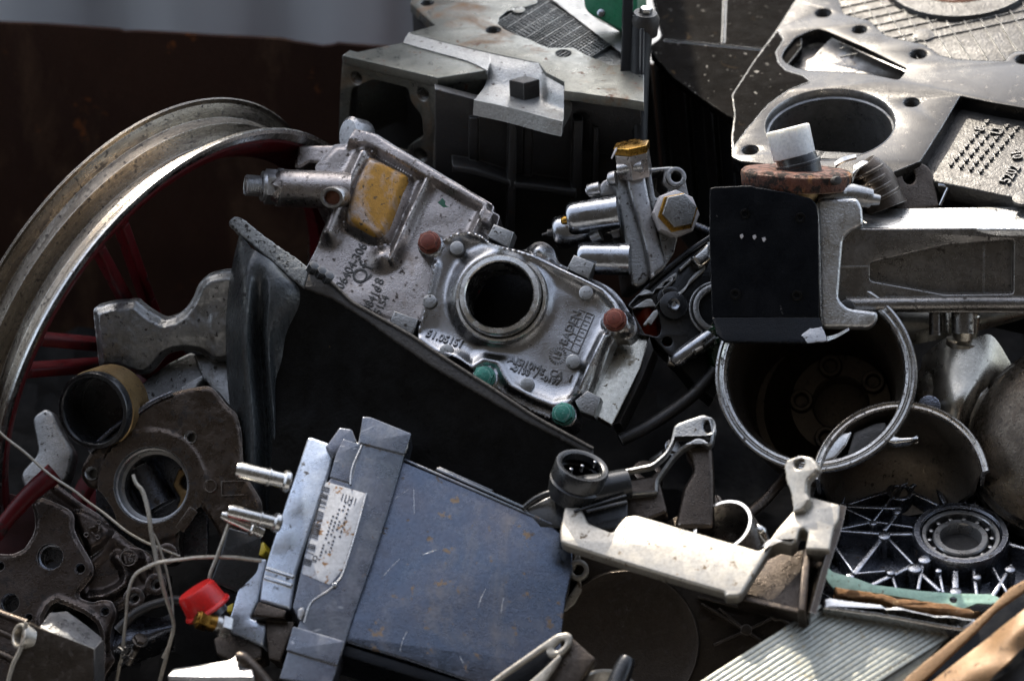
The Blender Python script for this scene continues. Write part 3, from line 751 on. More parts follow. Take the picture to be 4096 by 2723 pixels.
# ------------------------------------------------------------------ right engine block
t = thing('engine_block', 'big sunlit machined engine block with a round bore and diamond lattice', 'engine block', '13', (980, 1000), -400)
ou = [(775, -120), (760, 0), (645, 180), (500, 380), (358, 597), (375, 720), (357, 850), (360, 985), (420, 1012), (600, 1032), (900, 1090), (1300, 1110), (1545, 1012), (1680, 800), (1795, 602), (2000, 645), (2420, 715), (2420, -120)]
rb = (Vector(E_.uv((1385, 778))) - Vector(E_.uv((978, 778)))).length
dr = [((935, 82), 35), ((1162, 186), 32), ((1532, 340), 36), ((2195, 372), 36), ((1490, 642), 33), ((478, 940), 33)]
pk = [(675, 360), (690, 320), (760, 235), (850, 195), (905, 180), (960, 195), (1200, 300), (1460, 430), (1440, 470), (1408, 503), (1250, 470), (1050, 450), (850, 445), (760, 425), (700, 395)]
gr = [(1000, -110), (1060, 88), (1140, 110), (1225, 130), (1275, 180), (1330, 225), (1420, 250), (1560, 278), (1620, 312), (1660, 345), (1760, 372), (1900, 380), (2080, 385), (2110, 340), (2150, 320), (2410, 330), (2410, -110)]
mb = MB().prism(E_, ou, -72, 0, [circ(E_.uv((978, 778)), rb, 80)] + [circ(E_.uv(p), r, 26) for p, r in dr] + [rounded(E_.uvs(pk), 16)] + [rounded(E_.uvs(gr), 14)], r=10, bev=4)
mb.build('deck', M['deck'], t)
mb = MB().prism(E_, [(650, 188), (505, 380), (364, 597), (381, 720), (366, 850), (372, 930), (430, 850), (520, 740), (600, 650), (720, 565), (860, 510), (800, 470), (700, 440), (655, 390), (640, 330), (690, 250)], -4, 1.6, r=12, bev=.6, jag=2); mb.build('raw_skin', M['black_plate'], t)
for p, r in dr: MB().hole(E_, p, r, 66, thread=9, lip=4).build('bolt_hole', M['iron'], t)
mb = MB().lathe(E_, (978, 778), [(rb + 4, 1), (rb + 2, 2), (rb - 3, -5), (rb - 4, -36), (rb - 11, -40), (rb - 12, -330), (rb + 30, -330), (rb + 30, -74)], 90)
mb.build('cylinder_bore', M['bore'], t)
mb = MB().prism(E_, pk, -130, -76, r=16, bev=4)
mb.sheet('13', [[(p[0], p[1], E_.z(p, h)) for p, h in r] for r in (
    [((990, 240), -12), ((1220, 350), -12), ((1450, 450), -10)], [((930, 300), -50), ((1200, 395), -50), ((1440, 480), -45)], [((840, 400), -80), ((1100, 440), -80), ((1400, 505), -75)])], 6)
mb.build('pocket_floor', M['bar'], t)
mb = MB().prism(E_, gr, -80, -30, r=14, bev=2)
# raised diamond ribs on the sunken floor
qa, qb, qc, qd = (1060, -330), (2460, 80), (2460, 560), (900, 60)
for i in range(15):
    x = 1000 + i * 110; mb.rib(E_, (x, -120), (x + 330, 400), 5, -31, -22, bev=2)
for i in range(9):
    y = -60 + i * 52; mb.rib(E_, (1040, y), (2420, y - 290), 5, -31, -23, bev=2)
mb.disc(E_, (1565, 190), 46, -31, -20)
mb.build('lattice_floor', M['deck_cast'], t)
rr = 320 * K * 1.03
mb = MB().lathe(E_, (1790, -150), [(rr * 1.62, -30), (rr * 1.55, -6), (rr * 1.06, -4), (rr * 1.02, -12), (rr * 1.02, -200), (rr * 1.62, -200)], 80); mb.build('bore_collar', M['deck_cast'], t)
mb = MB().lathe(E_, (1790, -150), [(rr * 1.04, -3), (rr, 2), (rr * .93, -6), (rr * .9, -60), (rr * .9, -200), (rr * 1.0, -200)], 80); mb.build('bore_lip', M['rust_bore'], t)
fl = [(1500, 1000), (1632, 1136), (1900, 1190), (2420, 1300), (2420, 700), (1800, 590)]
mb = MB().prism(E_, fl, -150, -66, bev=8)
for i in range(8):
    for j in range(4):
        p = (1735 + i * 32 + j * 62, 1040 - i * 38 + j * 14)
        if i == 7 and j == 1: continue
        mb.box(E_, E_.uv(p, -66), 14, 22, -68, -54, 10, bev=3)
        mb.box(E_, E_.uv((p[0] + 10, p[1] - 8), -66), 16, 7, -68, -55, 10, bev=2)
mb.disc(E_, (2190, 1165), 44, -68, -58)
mb.build('cast_panel', M['deck_cast'], t)
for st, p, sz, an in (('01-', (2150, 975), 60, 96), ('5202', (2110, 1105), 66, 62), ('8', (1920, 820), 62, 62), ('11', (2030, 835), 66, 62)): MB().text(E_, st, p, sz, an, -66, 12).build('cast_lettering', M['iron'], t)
mb = MB()
for a, b in (((360, 985), (600, 1032)), ((600, 1032), (900, 1090)), ((900, 1090), (1300, 1110)), ((1300, 1110), (1640, 1138)), ((1640, 1138), (2420, 1300))):
    w_ = E_.wall(a, b, -150); L0 = (w_.c(*w_.uv(b, 0), 0) - w_.o).length; s_ = 1 if w_.v.dot(E_.n) > 0 else -1
    mb.prism(w_, [(-4, 60 * s_), (L0 + 4, 60 * s_), (L0 + 4, -700 * s_), (-4, -700 * s_)], -80, -24, bev=5, uv=True)
w_ = E_.wall((360, 985), (358, 597), -74); L0 = (w_.c(*w_.uv((358, 597), 0), 0) - w_.o).length; s_ = 1 if w_.v.dot(E_.n) > 0 else -1
mb.build('side_wall', M['black_wall'], t)
def tq(f, p, pl, o=0): return (p[0], p[1], pl.z(p) + o)
# ------------------------------------------------------------------ stained casting
M['stain'] = mat('yellow_stained_aluminium', (.40, .36, .35), .65, .45, (.28, .25, .235), .6, 14, (.06, .04, .02), 60, .6, spots2=(.34, .175, .022), spot2_sc=11, spot2_lo=.40, bump=.35)
t = thing('valve_casting', 'dull pinkish aluminium casting with yellow stain and threaded fitting, above the black tub', 'casting', '12', (400, 1500), -260)
A_ = Pl('12', (500, 1300), -230, (-.12, .32, .94))
ol = [(-60, 1290), (-60, 1040), (60, 906), (135, 905), (185, 815), (240, 822), (330, 845), (440, 915), (760, 1108), (1050, 1282), (1062, 1300), (1050, 1330), (1098, 1352), (1062, 1480), (900, 1750), (700, 2100), (300, 2000), (0, 1850), (-128, 1700), (22, 1411), (28, 1330)]
vo = rounded(A_.uvs(ol), 12)
fl = A_.uvs([(145, 915), (190, 825), (240, 830), (330, 853), (440, 925), (760, 1115), (1050, 1290), (1040, 1330), (1085, 1358), (1060, 1440), (985, 1420), (960, 1370), (990, 1330), (920, 1290), (700, 1165), (640, 1145), (575, 1108), (430, 1020), (285, 942), (215, 935)])
dome = A_.uvs([(275, 985), (400, 1045), (545, 1120), (510, 1240), (435, 1440), (395, 1520), (325, 1535), (220, 1480), (135, 1435), (125, 1350), (185, 1180)])
ribs_ = [A_.uvs(q) for q in (((650, 1140), (545, 1360), (425, 1640)), ((1000, 1350), (920, 1520), (850, 1680)))]
lump = np.array(A_.uv((365, 1625))); col_ = A_.uvs([(250, 990), (150, 1200), (70, 1380), (30, 1480)])
def valve_h(P):
    h = -34 * (1 - sst(segd(P, vo, True), 0, 24)) + 9 * pnoise(P, 150, 8)
    h += 62 * sst(sdf(P, fl), -16, 12)
    h += 60 * sst(sdf(P, dome), -26, 34)
    for q in ribs_: h = np.maximum(h, 46 * gau(segd(P, q), 24))
    h = np.maximum(h, 66 * gau(segd(P, col_), 34)); h = np.maximum(h, 40 * gau(np.hypot(*(P - lump).T), 46))
    return h
mb = MB().field(A_, vo, valve_h, -260, [], 7)
mb.build('body', M['alu_pink'], t)
dm = [tuple(p) for p in smooth_closed(A_.uvs([(285, 1010), (400, 1060), (530, 1130), (500, 1240), (425, 1440), (385, 1500), (325, 1515), (230, 1465), (150, 1425), (145, 1350), (200, 1190)]), 3)]
mb = MB().field(A_, dm, lambda P: valve_h(P) + 1.2 - 2.4 * (1 - sst(segd(P, dm, True), 0, 5)), 20, [], 7)
mb.build('stained_dome', M['stain'], t)
mb = MB().prism(A_, [(-172, 910), (-100, 908), (70, 906), (150, 930), (150, 1010), (60, 1040), (-100, 1020), (-165, 1060), (-195, 1050), (-190, 1000), (-178, 960)], -130, -10, r=8, bev=14, res=3)
mb.build('ear', M['alu_pink'], t)
ax = lambda x, y, o=0: camp('11', (x, y), -260 + o)
mb = MB().tube([ax(1765, 1180), ax(1790, 1180), ax(2060, 1192), ax(2200, 1200)], [74, 77, 77, 74], seg=28); mb.build('pipe_stub', M['alu_pink'], t)
f_ax = (ax(1560, 1165) - ax(2100, 1196)).normalized()
Fx = Pl('11', ax(1700, 1172), 0, f_ax + Vector((0, 0, .28)))
mb = MB().hexa(Fx, (0, 0), 72, -24, 26, uv=True, ang=.3).disc(Fx, (0, 0), 62, 24, 40, uv=True).disc(Fx, (0, 0), 78, -46, -24, uv=True).disc(Fx, (0, 0), 66, -60, -40, uv=True)
pr = [(24, 60)]; z = 40
pr = [(0, 60), (26, 60), (32, 106), (38, 108), (43, 102)]
z = 102
while z > 44: pr += [(44, z), (40, z - 3.5)]; z -= 7
pr += [(38, 36), (0, 36)]
mb.lathe(Fx, (0, 0), pr, 32, uv=True, closed=False)
mb.build('threaded_fitting', M['zinc_thread'], t)
Hx = Pl('11', (2085, 1240), -150, (-.35, -.12, .9))
mb = MB().lathe(Hx, (0, 0), [(38, 8), (50, 8), (54, 2), (54, -60), (36, -60), (34, 2)], 32, uv=True, sq=.82); mb.build('port', M['steel'], t)
mb = MB().disc(Hx, (0, 0), 37, -50, -10, uv=True); mb.build('port_bottom', M['rust_bore'], t)
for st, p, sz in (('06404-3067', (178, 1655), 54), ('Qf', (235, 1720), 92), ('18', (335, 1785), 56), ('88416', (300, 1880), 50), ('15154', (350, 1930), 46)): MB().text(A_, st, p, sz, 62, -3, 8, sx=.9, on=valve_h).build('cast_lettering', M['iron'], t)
mb = MB().prism(A_, [(705, 1270), (725, 1255), (735, 1240), (755, 1262), (752, 1285), (778, 1300), (740, 1300)], -1, 2, bev=.5); mb.build('paint_chip', M['green'], t)

# ------------------------------------------------------------------ pump cover
t = thing('pump_cover', 'silver cast cover with a round flanged opening and red and green bolts, in the centre', 'cover', '22', (1100, 1000), 0)
Cv = Pl('22', (1100, 450), 0, (-.16, .24, .95))
ol = [(545, 700), (590, 560), (655, 250), (605, 195), (582, 120), (615, 58), (680, 42), (745, 62), (800, 35), (890, 22), (985, 38), (1060, 95), (1170, 140), (1255, 140), (1310, 108), (1370, 104), (1430, 145), (1455, 215), (1540, 262), (1690, 330), (1790, 385), (1855, 455), (1900, 530), (1940, 585), (1945, 655), (1895, 705), (1812, 712),
      (1740, 880), (1650, 1095), (1580, 1095), (1590, 1200), (1545, 1270), (1455, 1275), (1400, 1250), (1280, 1200), (1120, 1110), (1040, 1050), (930, 1010), (880, 920), (800, 870), (680, 850), (580, 770)]
R0 = 236 * K
co_ = smooth_closed(Cv.uvs(ol), 3)
ctr0 = np.array(Cv.uv((1095, 432), 20))
bolts_ = [np.array(Cv.uv(p)) for p in ((662, 125), (1823, 606), (1004, 966), (1500, 1193))]
inner_ = [Cv.uv(p) for p in ((760, 75), (900, 50), (1010, 90), (1150, 160), (1330, 215), (1470, 285), (1620, 355), (1740, 415), (1820, 500), (1840, 600), (1780, 690), (1600, 1080), (1440, 1110), (1300, 1070), (1150, 980), (1110, 880), (1010, 850), (900, 900), (640, 720), (600, 660), (690, 270))]
lrib = [Cv.uv(p) for p in ((575, 650), (640, 450), (692, 262))]
rrib = [Cv.uv(p) for p in ((1575, 1085), (1665, 880), (1755, 700))]
rrib2 = [Cv.uv(p) for p in ((1640, 1090), (1725, 900), (1808, 715))]
trib = [Cv.uv(p) for p in ((760, 70), (880, 48), (985, 75), (1120, 150), (1250, 195), (1330, 215), (1470, 285), (1620, 355), (1740, 415), (1820, 500), (1850, 560))]
brib = [Cv.uv(p) for p in ((600, 720), (700, 790), (830, 830), (930, 900), (1000, 850), (1090, 865), (1130, 950), (1170, 1010), (1300, 1080), (1430, 1130), (1540, 1110))]
bump_ = np.array(Cv.uv((1345, 180)))
def cover_h(P):
    d = segd(P, co_, True)
    r = np.hypot(*(P - ctr0).T)
    h = -44 * (1 - sst(d, 0, 26)) + 10 * pnoise(P, 170, 3)
    q = sdf(P, inner_)
    h += -16 * sst(q, 0, 70)                                  # the face dips inside its rim
    h += 24 * gau(segd(P, trib), 17) + 26 * gau(segd(P, lrib), 17) + 28 * gau(segd(P, rrib), 18) + 18 * gau(segd(P, rrib2), 15) + 18 * gau(segd(P, brib), 20)
    h += 54 * (1 - sst(r, R0 + 10, R0 + 105)) ** 1.6           # flare up to the flanged opening
    for b_ in bolts_: h = np.maximum(h, -44 + 58 * (1 - sst(np.hypot(*(P - b_).T), 46, 74)))
    h = np.maximum(h, -40 + 88 * gau(np.hypot(*(P - bump_).T), 52))
    return h
mb = MB().field(Cv, co_, cover_h, -130, [circ(ctr0, R0, 60)], 6.5)
mb.build('cover_plate', M['alu_cover'], t)
mb = MB()
pr = [(250, 10), (296, 20), (296, 40), (292, 52), (286, 58), (268, 58), (264, 40), (260, 60), (258, 104), (250, 112), (222, 114), (214, 106), (212, -140), (230, -140)]
ctr = Cv.uv((1085, 425), 112)
mb.lathe(Cv, ctr, [(r * K, h * K * 1.2) for r, h in pr], 90, uv=True); mb.build('flanged_opening', M['alu_bright'], t)
for nm, m, p in (('bolt', 'bolt_red', (660, 118)), ('bolt', 'bolt_red', (1822, 602)), ('bolt', 'bolt_green', (1003, 962)), ('bolt', 'bolt_green', (1500, 1192))):
    mb = MB().disc(Cv, p, 47, 12, 24, bev=5).hexa(Cv, p, 44, 20, 50, ang=random.uniform(0, 1), bev=6)
    mb.disc(Cv, p, 30, 44, 53, bev=3)
    o = mb.build(nm, M[m], t); o['label'] = 'bolt head marked with ' + ('red' if m == 'bolt_red' else 'green') + ' paint'
for p in ((830, 150), (660, 485), (765, 795), (1270, 1005), (1640, 430), (1558, 860)):
    mb = MB().disc(Cv, p, 29, -10, 18, bev=5); mb.build('pad', M['alu_matte'], t)
for q_ in ([(1018, 72), (1058, -8), (1186, 45), (1150, 142)], [(1515, 272), (1560, 185), (1690, 238), (1650, 335)], [(402, 612), (432, 535), (585, 590), (545, 698)], [(1565, 1100), (1645, 1035), (1730, 1080), (1690, 1202), (1598, 1170)]):
    mb = MB().prism(Cv, q_, -60, 22, bev=6); mb.build('tab', M['alu_matte'], t)
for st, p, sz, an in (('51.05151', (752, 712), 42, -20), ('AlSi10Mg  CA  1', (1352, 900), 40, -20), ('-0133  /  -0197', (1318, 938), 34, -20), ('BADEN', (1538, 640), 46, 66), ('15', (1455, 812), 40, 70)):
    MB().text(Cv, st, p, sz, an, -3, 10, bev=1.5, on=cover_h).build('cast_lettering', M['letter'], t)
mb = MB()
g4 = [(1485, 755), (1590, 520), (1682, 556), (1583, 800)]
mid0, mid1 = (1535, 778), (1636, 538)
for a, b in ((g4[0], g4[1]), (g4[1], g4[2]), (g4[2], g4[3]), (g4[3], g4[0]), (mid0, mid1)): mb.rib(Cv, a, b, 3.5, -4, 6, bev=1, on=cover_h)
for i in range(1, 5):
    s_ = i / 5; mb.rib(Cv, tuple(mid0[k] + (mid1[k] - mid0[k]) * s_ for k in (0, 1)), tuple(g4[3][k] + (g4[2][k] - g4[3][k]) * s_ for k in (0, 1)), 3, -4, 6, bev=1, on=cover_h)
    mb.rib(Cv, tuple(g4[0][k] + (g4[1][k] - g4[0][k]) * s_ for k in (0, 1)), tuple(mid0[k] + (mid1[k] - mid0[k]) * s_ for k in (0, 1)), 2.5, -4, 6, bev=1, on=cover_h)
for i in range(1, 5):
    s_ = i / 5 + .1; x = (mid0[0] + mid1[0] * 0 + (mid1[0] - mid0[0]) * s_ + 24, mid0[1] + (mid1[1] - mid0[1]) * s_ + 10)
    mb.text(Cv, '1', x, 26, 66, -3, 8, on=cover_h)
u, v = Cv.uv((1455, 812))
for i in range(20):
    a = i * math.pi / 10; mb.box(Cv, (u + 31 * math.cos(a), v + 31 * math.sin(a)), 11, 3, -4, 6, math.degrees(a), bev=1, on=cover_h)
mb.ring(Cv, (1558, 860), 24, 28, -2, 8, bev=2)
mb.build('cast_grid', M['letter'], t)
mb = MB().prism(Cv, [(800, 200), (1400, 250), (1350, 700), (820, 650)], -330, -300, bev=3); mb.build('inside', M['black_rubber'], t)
mb = MB().prism(Cv, [(905, 260), (985, 225), (960, 420), (900, 440)], -260, -230, r=6, bev=3); mb.build('seal', M['orange_red'], t)
# plate bolted behind the cover
Cp = Cv.turned((1850, 950), (.10, .50, .86), -128)
mb = MB().prism(Cp, [(1800, 700), (1940, 680), (2028, 690), (2022, 760), (1975, 900), (1800, 1254), (1690, 1190), (1620, 1100)], -30, 0, bev=4); mb.build('back_plate', M['back_plate'], t)
mb = MB().prism(Cv, [(2032, 700), (2060, 780), (1990, 960), (1850, 1240), (1800, 1254), (1975, 900)], -330, -175, bev=4); mb.build('back_block', M['iron'], t)
mb = MB().prism(Cv, [(450, 545), (470, 458), (548, 415), (600, 440), (560, 640)], -150, -100, bev=4).prism(Cv, [(530, 280), (600, 130), (640, 160), (560, 300)], -150, -120, bev=3); mb.build('side_bracket', M['alu_cream'], t)
mb = MB().prism(Cv, [(515, 330), (590, 170), (650, 200), (600, 425), (560, 400)], -190, -150, bev=5); mb.build('side_clip', M['black_plate'], t)

# ------------------------------------------------------------------ valve block with cylinders
t = thing('valve_block', 'silver valve block with three round cylinders and a brass hex cap', 'valve block', 'B', (1100, 1400), -150)
V_ = Pl('B', (1100, 900), -130, (.18, .22, .95))
mb = MB().prism(V_, [(850, 445), (945, 418), (1000, 610), (1062, 830), (1152, 1130), (1212, 1440), (1190, 1500), (1110, 1560), (1030, 1545), (1018, 1440), (985, 1210), (930, 900), (880, 640)], -200, 10, r=20, bev=12, res=3)
mb.build('flange', M['alu_matte'], t)
mb = MB().prism(V_, [(948, 412), (1140, 373), (1160, 470), (1210, 720), (1290, 1080), (1375, 1360), (1218, 1488), (1204, 1420), (1156, 1130), (1066, 830), (1004, 610)], -170, 40, r=10, bev=16, res=3)
mb.tube([camp('B', (900, 430), -120), camp('B', (1135, 392), -90)], 24, seg=16)
mb.build('body', M['alu'], t)
hc = V_.uv((1450, 512), 6)
mb = MB().prism(V_, [(1155, 420), (1400, 398), (1492, 412), (1545, 480), (1565, 600), (1592, 700), (1520, 900), (1440, 1240), (1352, 1370), (1295, 1100), (1205, 720)], -150, 6, [circ(hc, 22, 24), rounded(V_.uvs([(1222, 462), (1340, 440), (1325, 560), (1385, 625), (1340, 690), (1262, 700)], 6), 8)], r=14, bev=8)
mb.ring(V_, hc, 23, 42, -60, 26, uv=True, bev=4)
mb.prism(V_, [(1200, 440), (1500, 430), (1560, 650), (1480, 900), (1290, 950)], -160, -110, bev=4)
mb.build('mounting_plate', M['alu_matte'], t)
def cyl(nm, a, b, r, m, ta=-120, tb=-120, dome=True):
    pa, pb = camp('B', a, ta), camp('B', b, tb); d = (pb - pa).normalized()
    mb = MB()
    P = Pl('B', pa, 0, -d)
    L0 = (pb - pa).length
    mb.lathe(P, (0, 0), [(0, 0), (r * .55, -1), (r * .86, -6), (r * .97, -16), (r, -32), (r, -L0), (0, -L0)], 40, uv=True, closed=False)
    return mb, P
for a, b, r, ta in (((405, 912), (905, 838), 67, -60), ((275, 1045), (700, 985), 67, -170), ((505, 1285), (1015, 1295), 65, -20)):
    mb, P = cyl('c', a, b, r, 'zinc', ta - 30, ta); mb.build('cylinder', M['zinc'], t)
mb, P = cyl('n', (345, 928), (420, 915), 18, 'brass', -95, -90); mb.build('brass_tip', M['brass'], t)
mb = MB().tube([camp('B', (165, 1062), -205), camp('B', (220, 1052), -205), camp('B', (222, 1052), -205), camp('B', (300, 1045), -200)], [5, 10, 19, 22], seg=16, raw=True); mb.build('nipple', M['iron'], t)
for a, b, r in (((800, 525), (880, 512), 31), ((595, 640), (720, 612), 28)):
    mb, P = cyl('b', a, b, r, 'zinc', -130, -120); mb.lathe(P, (0, 0), [(0, 2), (13, 2), (14, -2)], 6, uv=True, closed=False); mb.build('bolt', M['alu'], t)
mb = MB().prism(V_, [(690, 640), (760, 530), (870, 500), (880, 680), (700, 690)], -160, -40, r=14, bev=8).prism(V_, [(780, 1040), (910, 1000), (925, 1080), (850, 1090), (830, 1050)], -80, -40, bev=4).tube([camp('B', (650, 1100), -90), camp('B', (730, 1060), -80)], 26, seg=14)
mb.build('bracket', M['alu'], t)
Nk = Pl('B', (1035, 262), -130, (-.13, .93, .30))
mb = MB().hexa(Nk, (0, 0), 74, -100, 0, uv=True, ang=.35, bev=3); mb.build('neck', M['alu_pink'], t)
mb = MB().hexa(Nk, (0, 0), 78, 2, 34, uv=True, ang=.35, bev=4); mb.build('brass_nut', M['brass'], t)
mb = MB().prism(Pl('B', (850, 280), -60, (-.3, .3, .9)), [(828, 322), (868, 225), (890, 218), (880, 250), (838, 328)], 0, 5, bev=1); mb.build('torn_tag', M['white_paint'], t)
Hx = Pl('B', (1470, 848), -30, (.16, .10, .97))
mb = MB().lathe(Hx, (0, 0), [(0, 0), (76, 0), (92, -8), (98, -30), (90, -64), (84, -150), (0, -150)], 8, uv=True, closed=False).lathe(Hx, (0, 0), [(60, -30), (78, -40), (74, -130), (60, -130)], 40, uv=True)
mb.build('collar', M['white_paint'], t)
mb = MB().hexa(Hx, (0, 0), 83, -6, 12, uv=True, ang=.22, bev=3); mb.build('brass_seal', M['brass'], t)
mb = MB().hexa(Hx, (4, 6), 72, 8, 28, uv=True, ang=.22, bev=5); mb.build('hex_cap', M['mesh_cap'] if 'mesh_cap' in M else M['alu_matte'], t)

# ------------------------------------------------------------------ actuator with levers
t = thing('lever_actuator', 'black actuator with silver levers, torx screw and orange red plastic, right of the pump cover', 'actuator', 'A', (550, 1100), -150)
Ac = Pl('A', (550, 650), -100, (.10, .25, .96))
mb = MB().prism(Ac, [(145, 642), (300, 480), (520, 272), (720, 110), (940, -30), (1100, -60), (1100, 600), (900, 960), (640, 1200), (520, 1110), (390, 960), (300, 940), (170, 700)], -120, 0, [smooth_closed(Ac.uvs([(200, 700), (330, 640), (410, 690), (440, 760), (460, 830), (465, 890), (430, 950), (330, 930), (250, 900)]), 2), circ(Ac.uv((530, 1000)), 20, 20)], r=8, bev=6)
mb.prism(Ac, [(145, 642), (300, 480), (520, 272), (720, 110), (940, -30), (960, 10), (700, 190), (520, 340), (310, 520), (165, 665)], 0, 26, bev=5)
mb.build('body', M['black_gloss'], t)
sl_ = [(480, 472), (510, 430), (560, 383), (577, 388), (570, 410), (500, 470)]
mb = MB().prism(Ac, [(150, 652), (230, 560), (310, 495), (355, 505), (388, 532), (402, 495), (460, 440), (600, 338), (626, 342), (620, 390), (560, 450), (488, 512), (500, 560), (430, 655), (413, 672), (372, 600), (330, 604), (190, 692)], 8, 30, [rounded(Ac.uvs(sl_, 30), 5)], r=6, bev=4); mb.build('lever', M['fillet'], t)
mb = MB().prism(Ac, [(293, 838), (390, 712), (432, 690), (446, 732), (376, 842), (342, 818), (325, 850)], 6, 34, r=4, bev=4); mb.build('lever', M['fillet'], t)
mb = MB().disc(Ac, (580, 668), 58, -4, 30, bev=6).ring(Ac, (545, 600), 26, 52, 0, 24, bev=6); mb.build('boss', M['black_gloss'], t)
mb = MB().lathe(Ac, (580, 668), [(0, 36), (9, 36), (13, 46), (22, 48), (27, 42), (28, 28), (0, 28)], 26, closed=False); mb.build('torx_screw', M['zinc'], t)
mb = MB().prism(Ac, [(608, 574), (700, 482), (735, 410), (790, 345), (900, 262), (896, 312), (830, 372), (740, 450), (690, 505)], 0, 30, r=8, bev=6).prism(Ac, [(640, 300), (760, 190), (770, 215), (660, 320)], 0, 30, bev=4); mb.build('spring_strip', M['fillet'], t)
mb = MB().prism(Ac, [(760, 180), (860, 100), (950, 20), (960, 200), (890, 260), (840, 285), (800, 250)], -10, 60, r=10, bev=16, res=4); mb.build('lug', M['alu_bright'], t)
mb = MB().sheet('A', [[(190, 740, -170), (320, 640, -160), (420, 680, -170), (470, 760, -190)], [(230, 790, -140), (330, 690, -120), (420, 740, -150), (470, 800, -180)], [(240, 960, -170), (330, 980, -160), (430, 1040, -170), (560, 1130, -190)]], 20); mb.build('plastic_insert', M['orange_red'], t)
mb = MB().ring(Ac, (1010, 700), 78, 104, -20, 30, bev=8).ring(Ac, (1010, 700), 108, 118, -20, 14, bev=3); mb.build('ring', M['alu_matte'], t)
mb = MB().tube([camp('A', (585, 1215), -70), camp('A', (640, 1165), -70), camp('A', (850, 1020), -80), camp('A', (960, 940), -90)], [26, 36, 38, 38], seg=22); mb.build('solenoid', M['zinc'], t)
mb = MB().tube([camp('A', (535, 1190), -66), camp('A', (600, 1200), -70)], 21, seg=14).prism(Ac, [(790, 1080), (870, 1040), (880, 1070), (815, 1105)], 10, 60, bev=4); mb.build('solenoid_nipple', M['alu_cream'], t)
mb = MB().prism(Ac, [(560, 1150), (640, 1220), (800, 1420), (980, 1560), (1060, 1300), (900, 1000), (700, 1110)], -220, -80, bev=10); mb.build('lower_housing', M['black_wall'], t)
t = thing('green_bottle', 'dark green glossy bottle neck half hidden behind the black bracket plate', 'bottle', 'A', (1000, 950), -30)
gb = Pl('A', (1010, 975), -110, (-.2, .95, .25))
M['bottle'] = mat('dark_green_glass', (.002, .022, .007), 0, .1, (.0015, .014, .005), .5, 20, bump=.02)
mb = MB().lathe(gb, (0, 0), [(0, 60), (40, 60), (52, 54), (52, 30), (46, 24), (54, 16), (54, -6), (46, -14), (60, -50), (62, -180), (0, -180)], 30, uv=True, closed=False)
tag(mb.build('green_bottle', M['bottle']), t['label'], 'bottle'); bpy.data.objects.remove(t)

# ------------------------------------------------------------------ black tub
t = thing('plastic_tub', 'big black moulded tub with a flaking grey rim, in front of the pump cover', 'tub', '21', (1700, 1200), 100)
T_ = Pl('21', (1800, 300), 120, (-.03, .3, .95))
top = [(1430, -10), (1448, -42), (1472, -58), (1512, -50), (1600, 20), (1690, 90), (1850, 200), (1940, 272)]
low = [(1905, 392), (1800, 312), (1700, 225), (1580, 122), (1470, 32)]
mb = MB().prism(T_, top + low, -40, 0, bev=8, jag=2.2); mb.build('rim_end', M['strip'], t)
top = [(1940, 272), (2070, 352), (2195, 470), (2278, 522), (2578, 692), (2738, 800), (2968, 948), (3098, 1030), (3338, 1190), (3518, 1290), (3720, 1400)]
low = [(3720, 1450), (3518, 1340), (3288, 1222), (3038, 1078), (2738, 902), (2498, 742), (2278, 582), (2078, 455), (1905, 392)]
mb = MB().prism(T_, top + low, -40, 0, bev=8, jag=1.6)
mb.tube([T_.c(*T_.uv(p, 8), 4) for p in top], 7, seg=8); mb.build('rim', M['strip_dark'], t)
Z = lambda p, o: (p[0], p[1], T_.z(p) + o)
e = [(1760, 300), (1905, 380), (2078, 448), (2498, 735), (3038, 1072), (3518, 1335), (3720, 1446)]
rows = [[Z(p, -14) for p in e]]
for k, o in ((300, -20), (700, -10), (1200, 40), (1900, 60)):
    rows.append([(p[0] - k * .05, p[1] + k, T_.z(p) + o) for p in e])
mb = MB().sheet('21', rows, 14, n=4)
mb.build('side', M['black_rubber'], t)
mb = MB().sheet('21', [
    [(1500, 60, 60), (1560, 130, 90), (1600, 160, 120), (1640, 185, 128), (1700, 225, 126), (1790, 310, 120), (1900, 395, 110)],
    [(1455, 260, 20), (1490, 240, 90), (1560, 260, 150), (1630, 290, 150), (1700, 300, 160), (1800, 360, 150), (1900, 440, 112)],
    [(1425, 470, 0), (1462, 450, 80), (1550, 440, 180), (1630, 490, 110), (1690, 450, 180), (1790, 470, 160), (1880, 520, 112)],
    [(1415, 700, -20), (1465, 690, 80), (1545, 690, 180), (1625, 690, 60), (1670, 690, 170), (1720, 700, 150), (1800, 700, 100)],
    [(1425, 950, -20), (1480, 940, 80), (1560, 940, 170), (1640, 940, 60), (1690, 940, 160), (1730, 940, 110), (1790, 950, 96)],
    [(1450, 1300, -20), (1500, 1290, 90), (1590, 1290, 170), (1660, 1290, 80), (1720, 1290, 150), (1750, 1300, 80), (1800, 1310, 90)],
    [(1450, 1800, -20), (1500, 1790, 90), (1590, 1790, 160), (1670, 1790, 80), (1720, 1790, 130), (1760, 1800, 80), (1810, 1810, 90)]], 12, n=7)
mb.build('folded_corner', M['rubber_grey'], t)
mb = MB()
for p in ((1950, 290), (2000, 320), (2045, 350)): mb.disc(Pl('21', p, 175, (.4, .6, .7)), (0, 0), 22, 0, 40, uv=True, seg=6)
mb.build('rim_clip', M['black_gloss'], t)

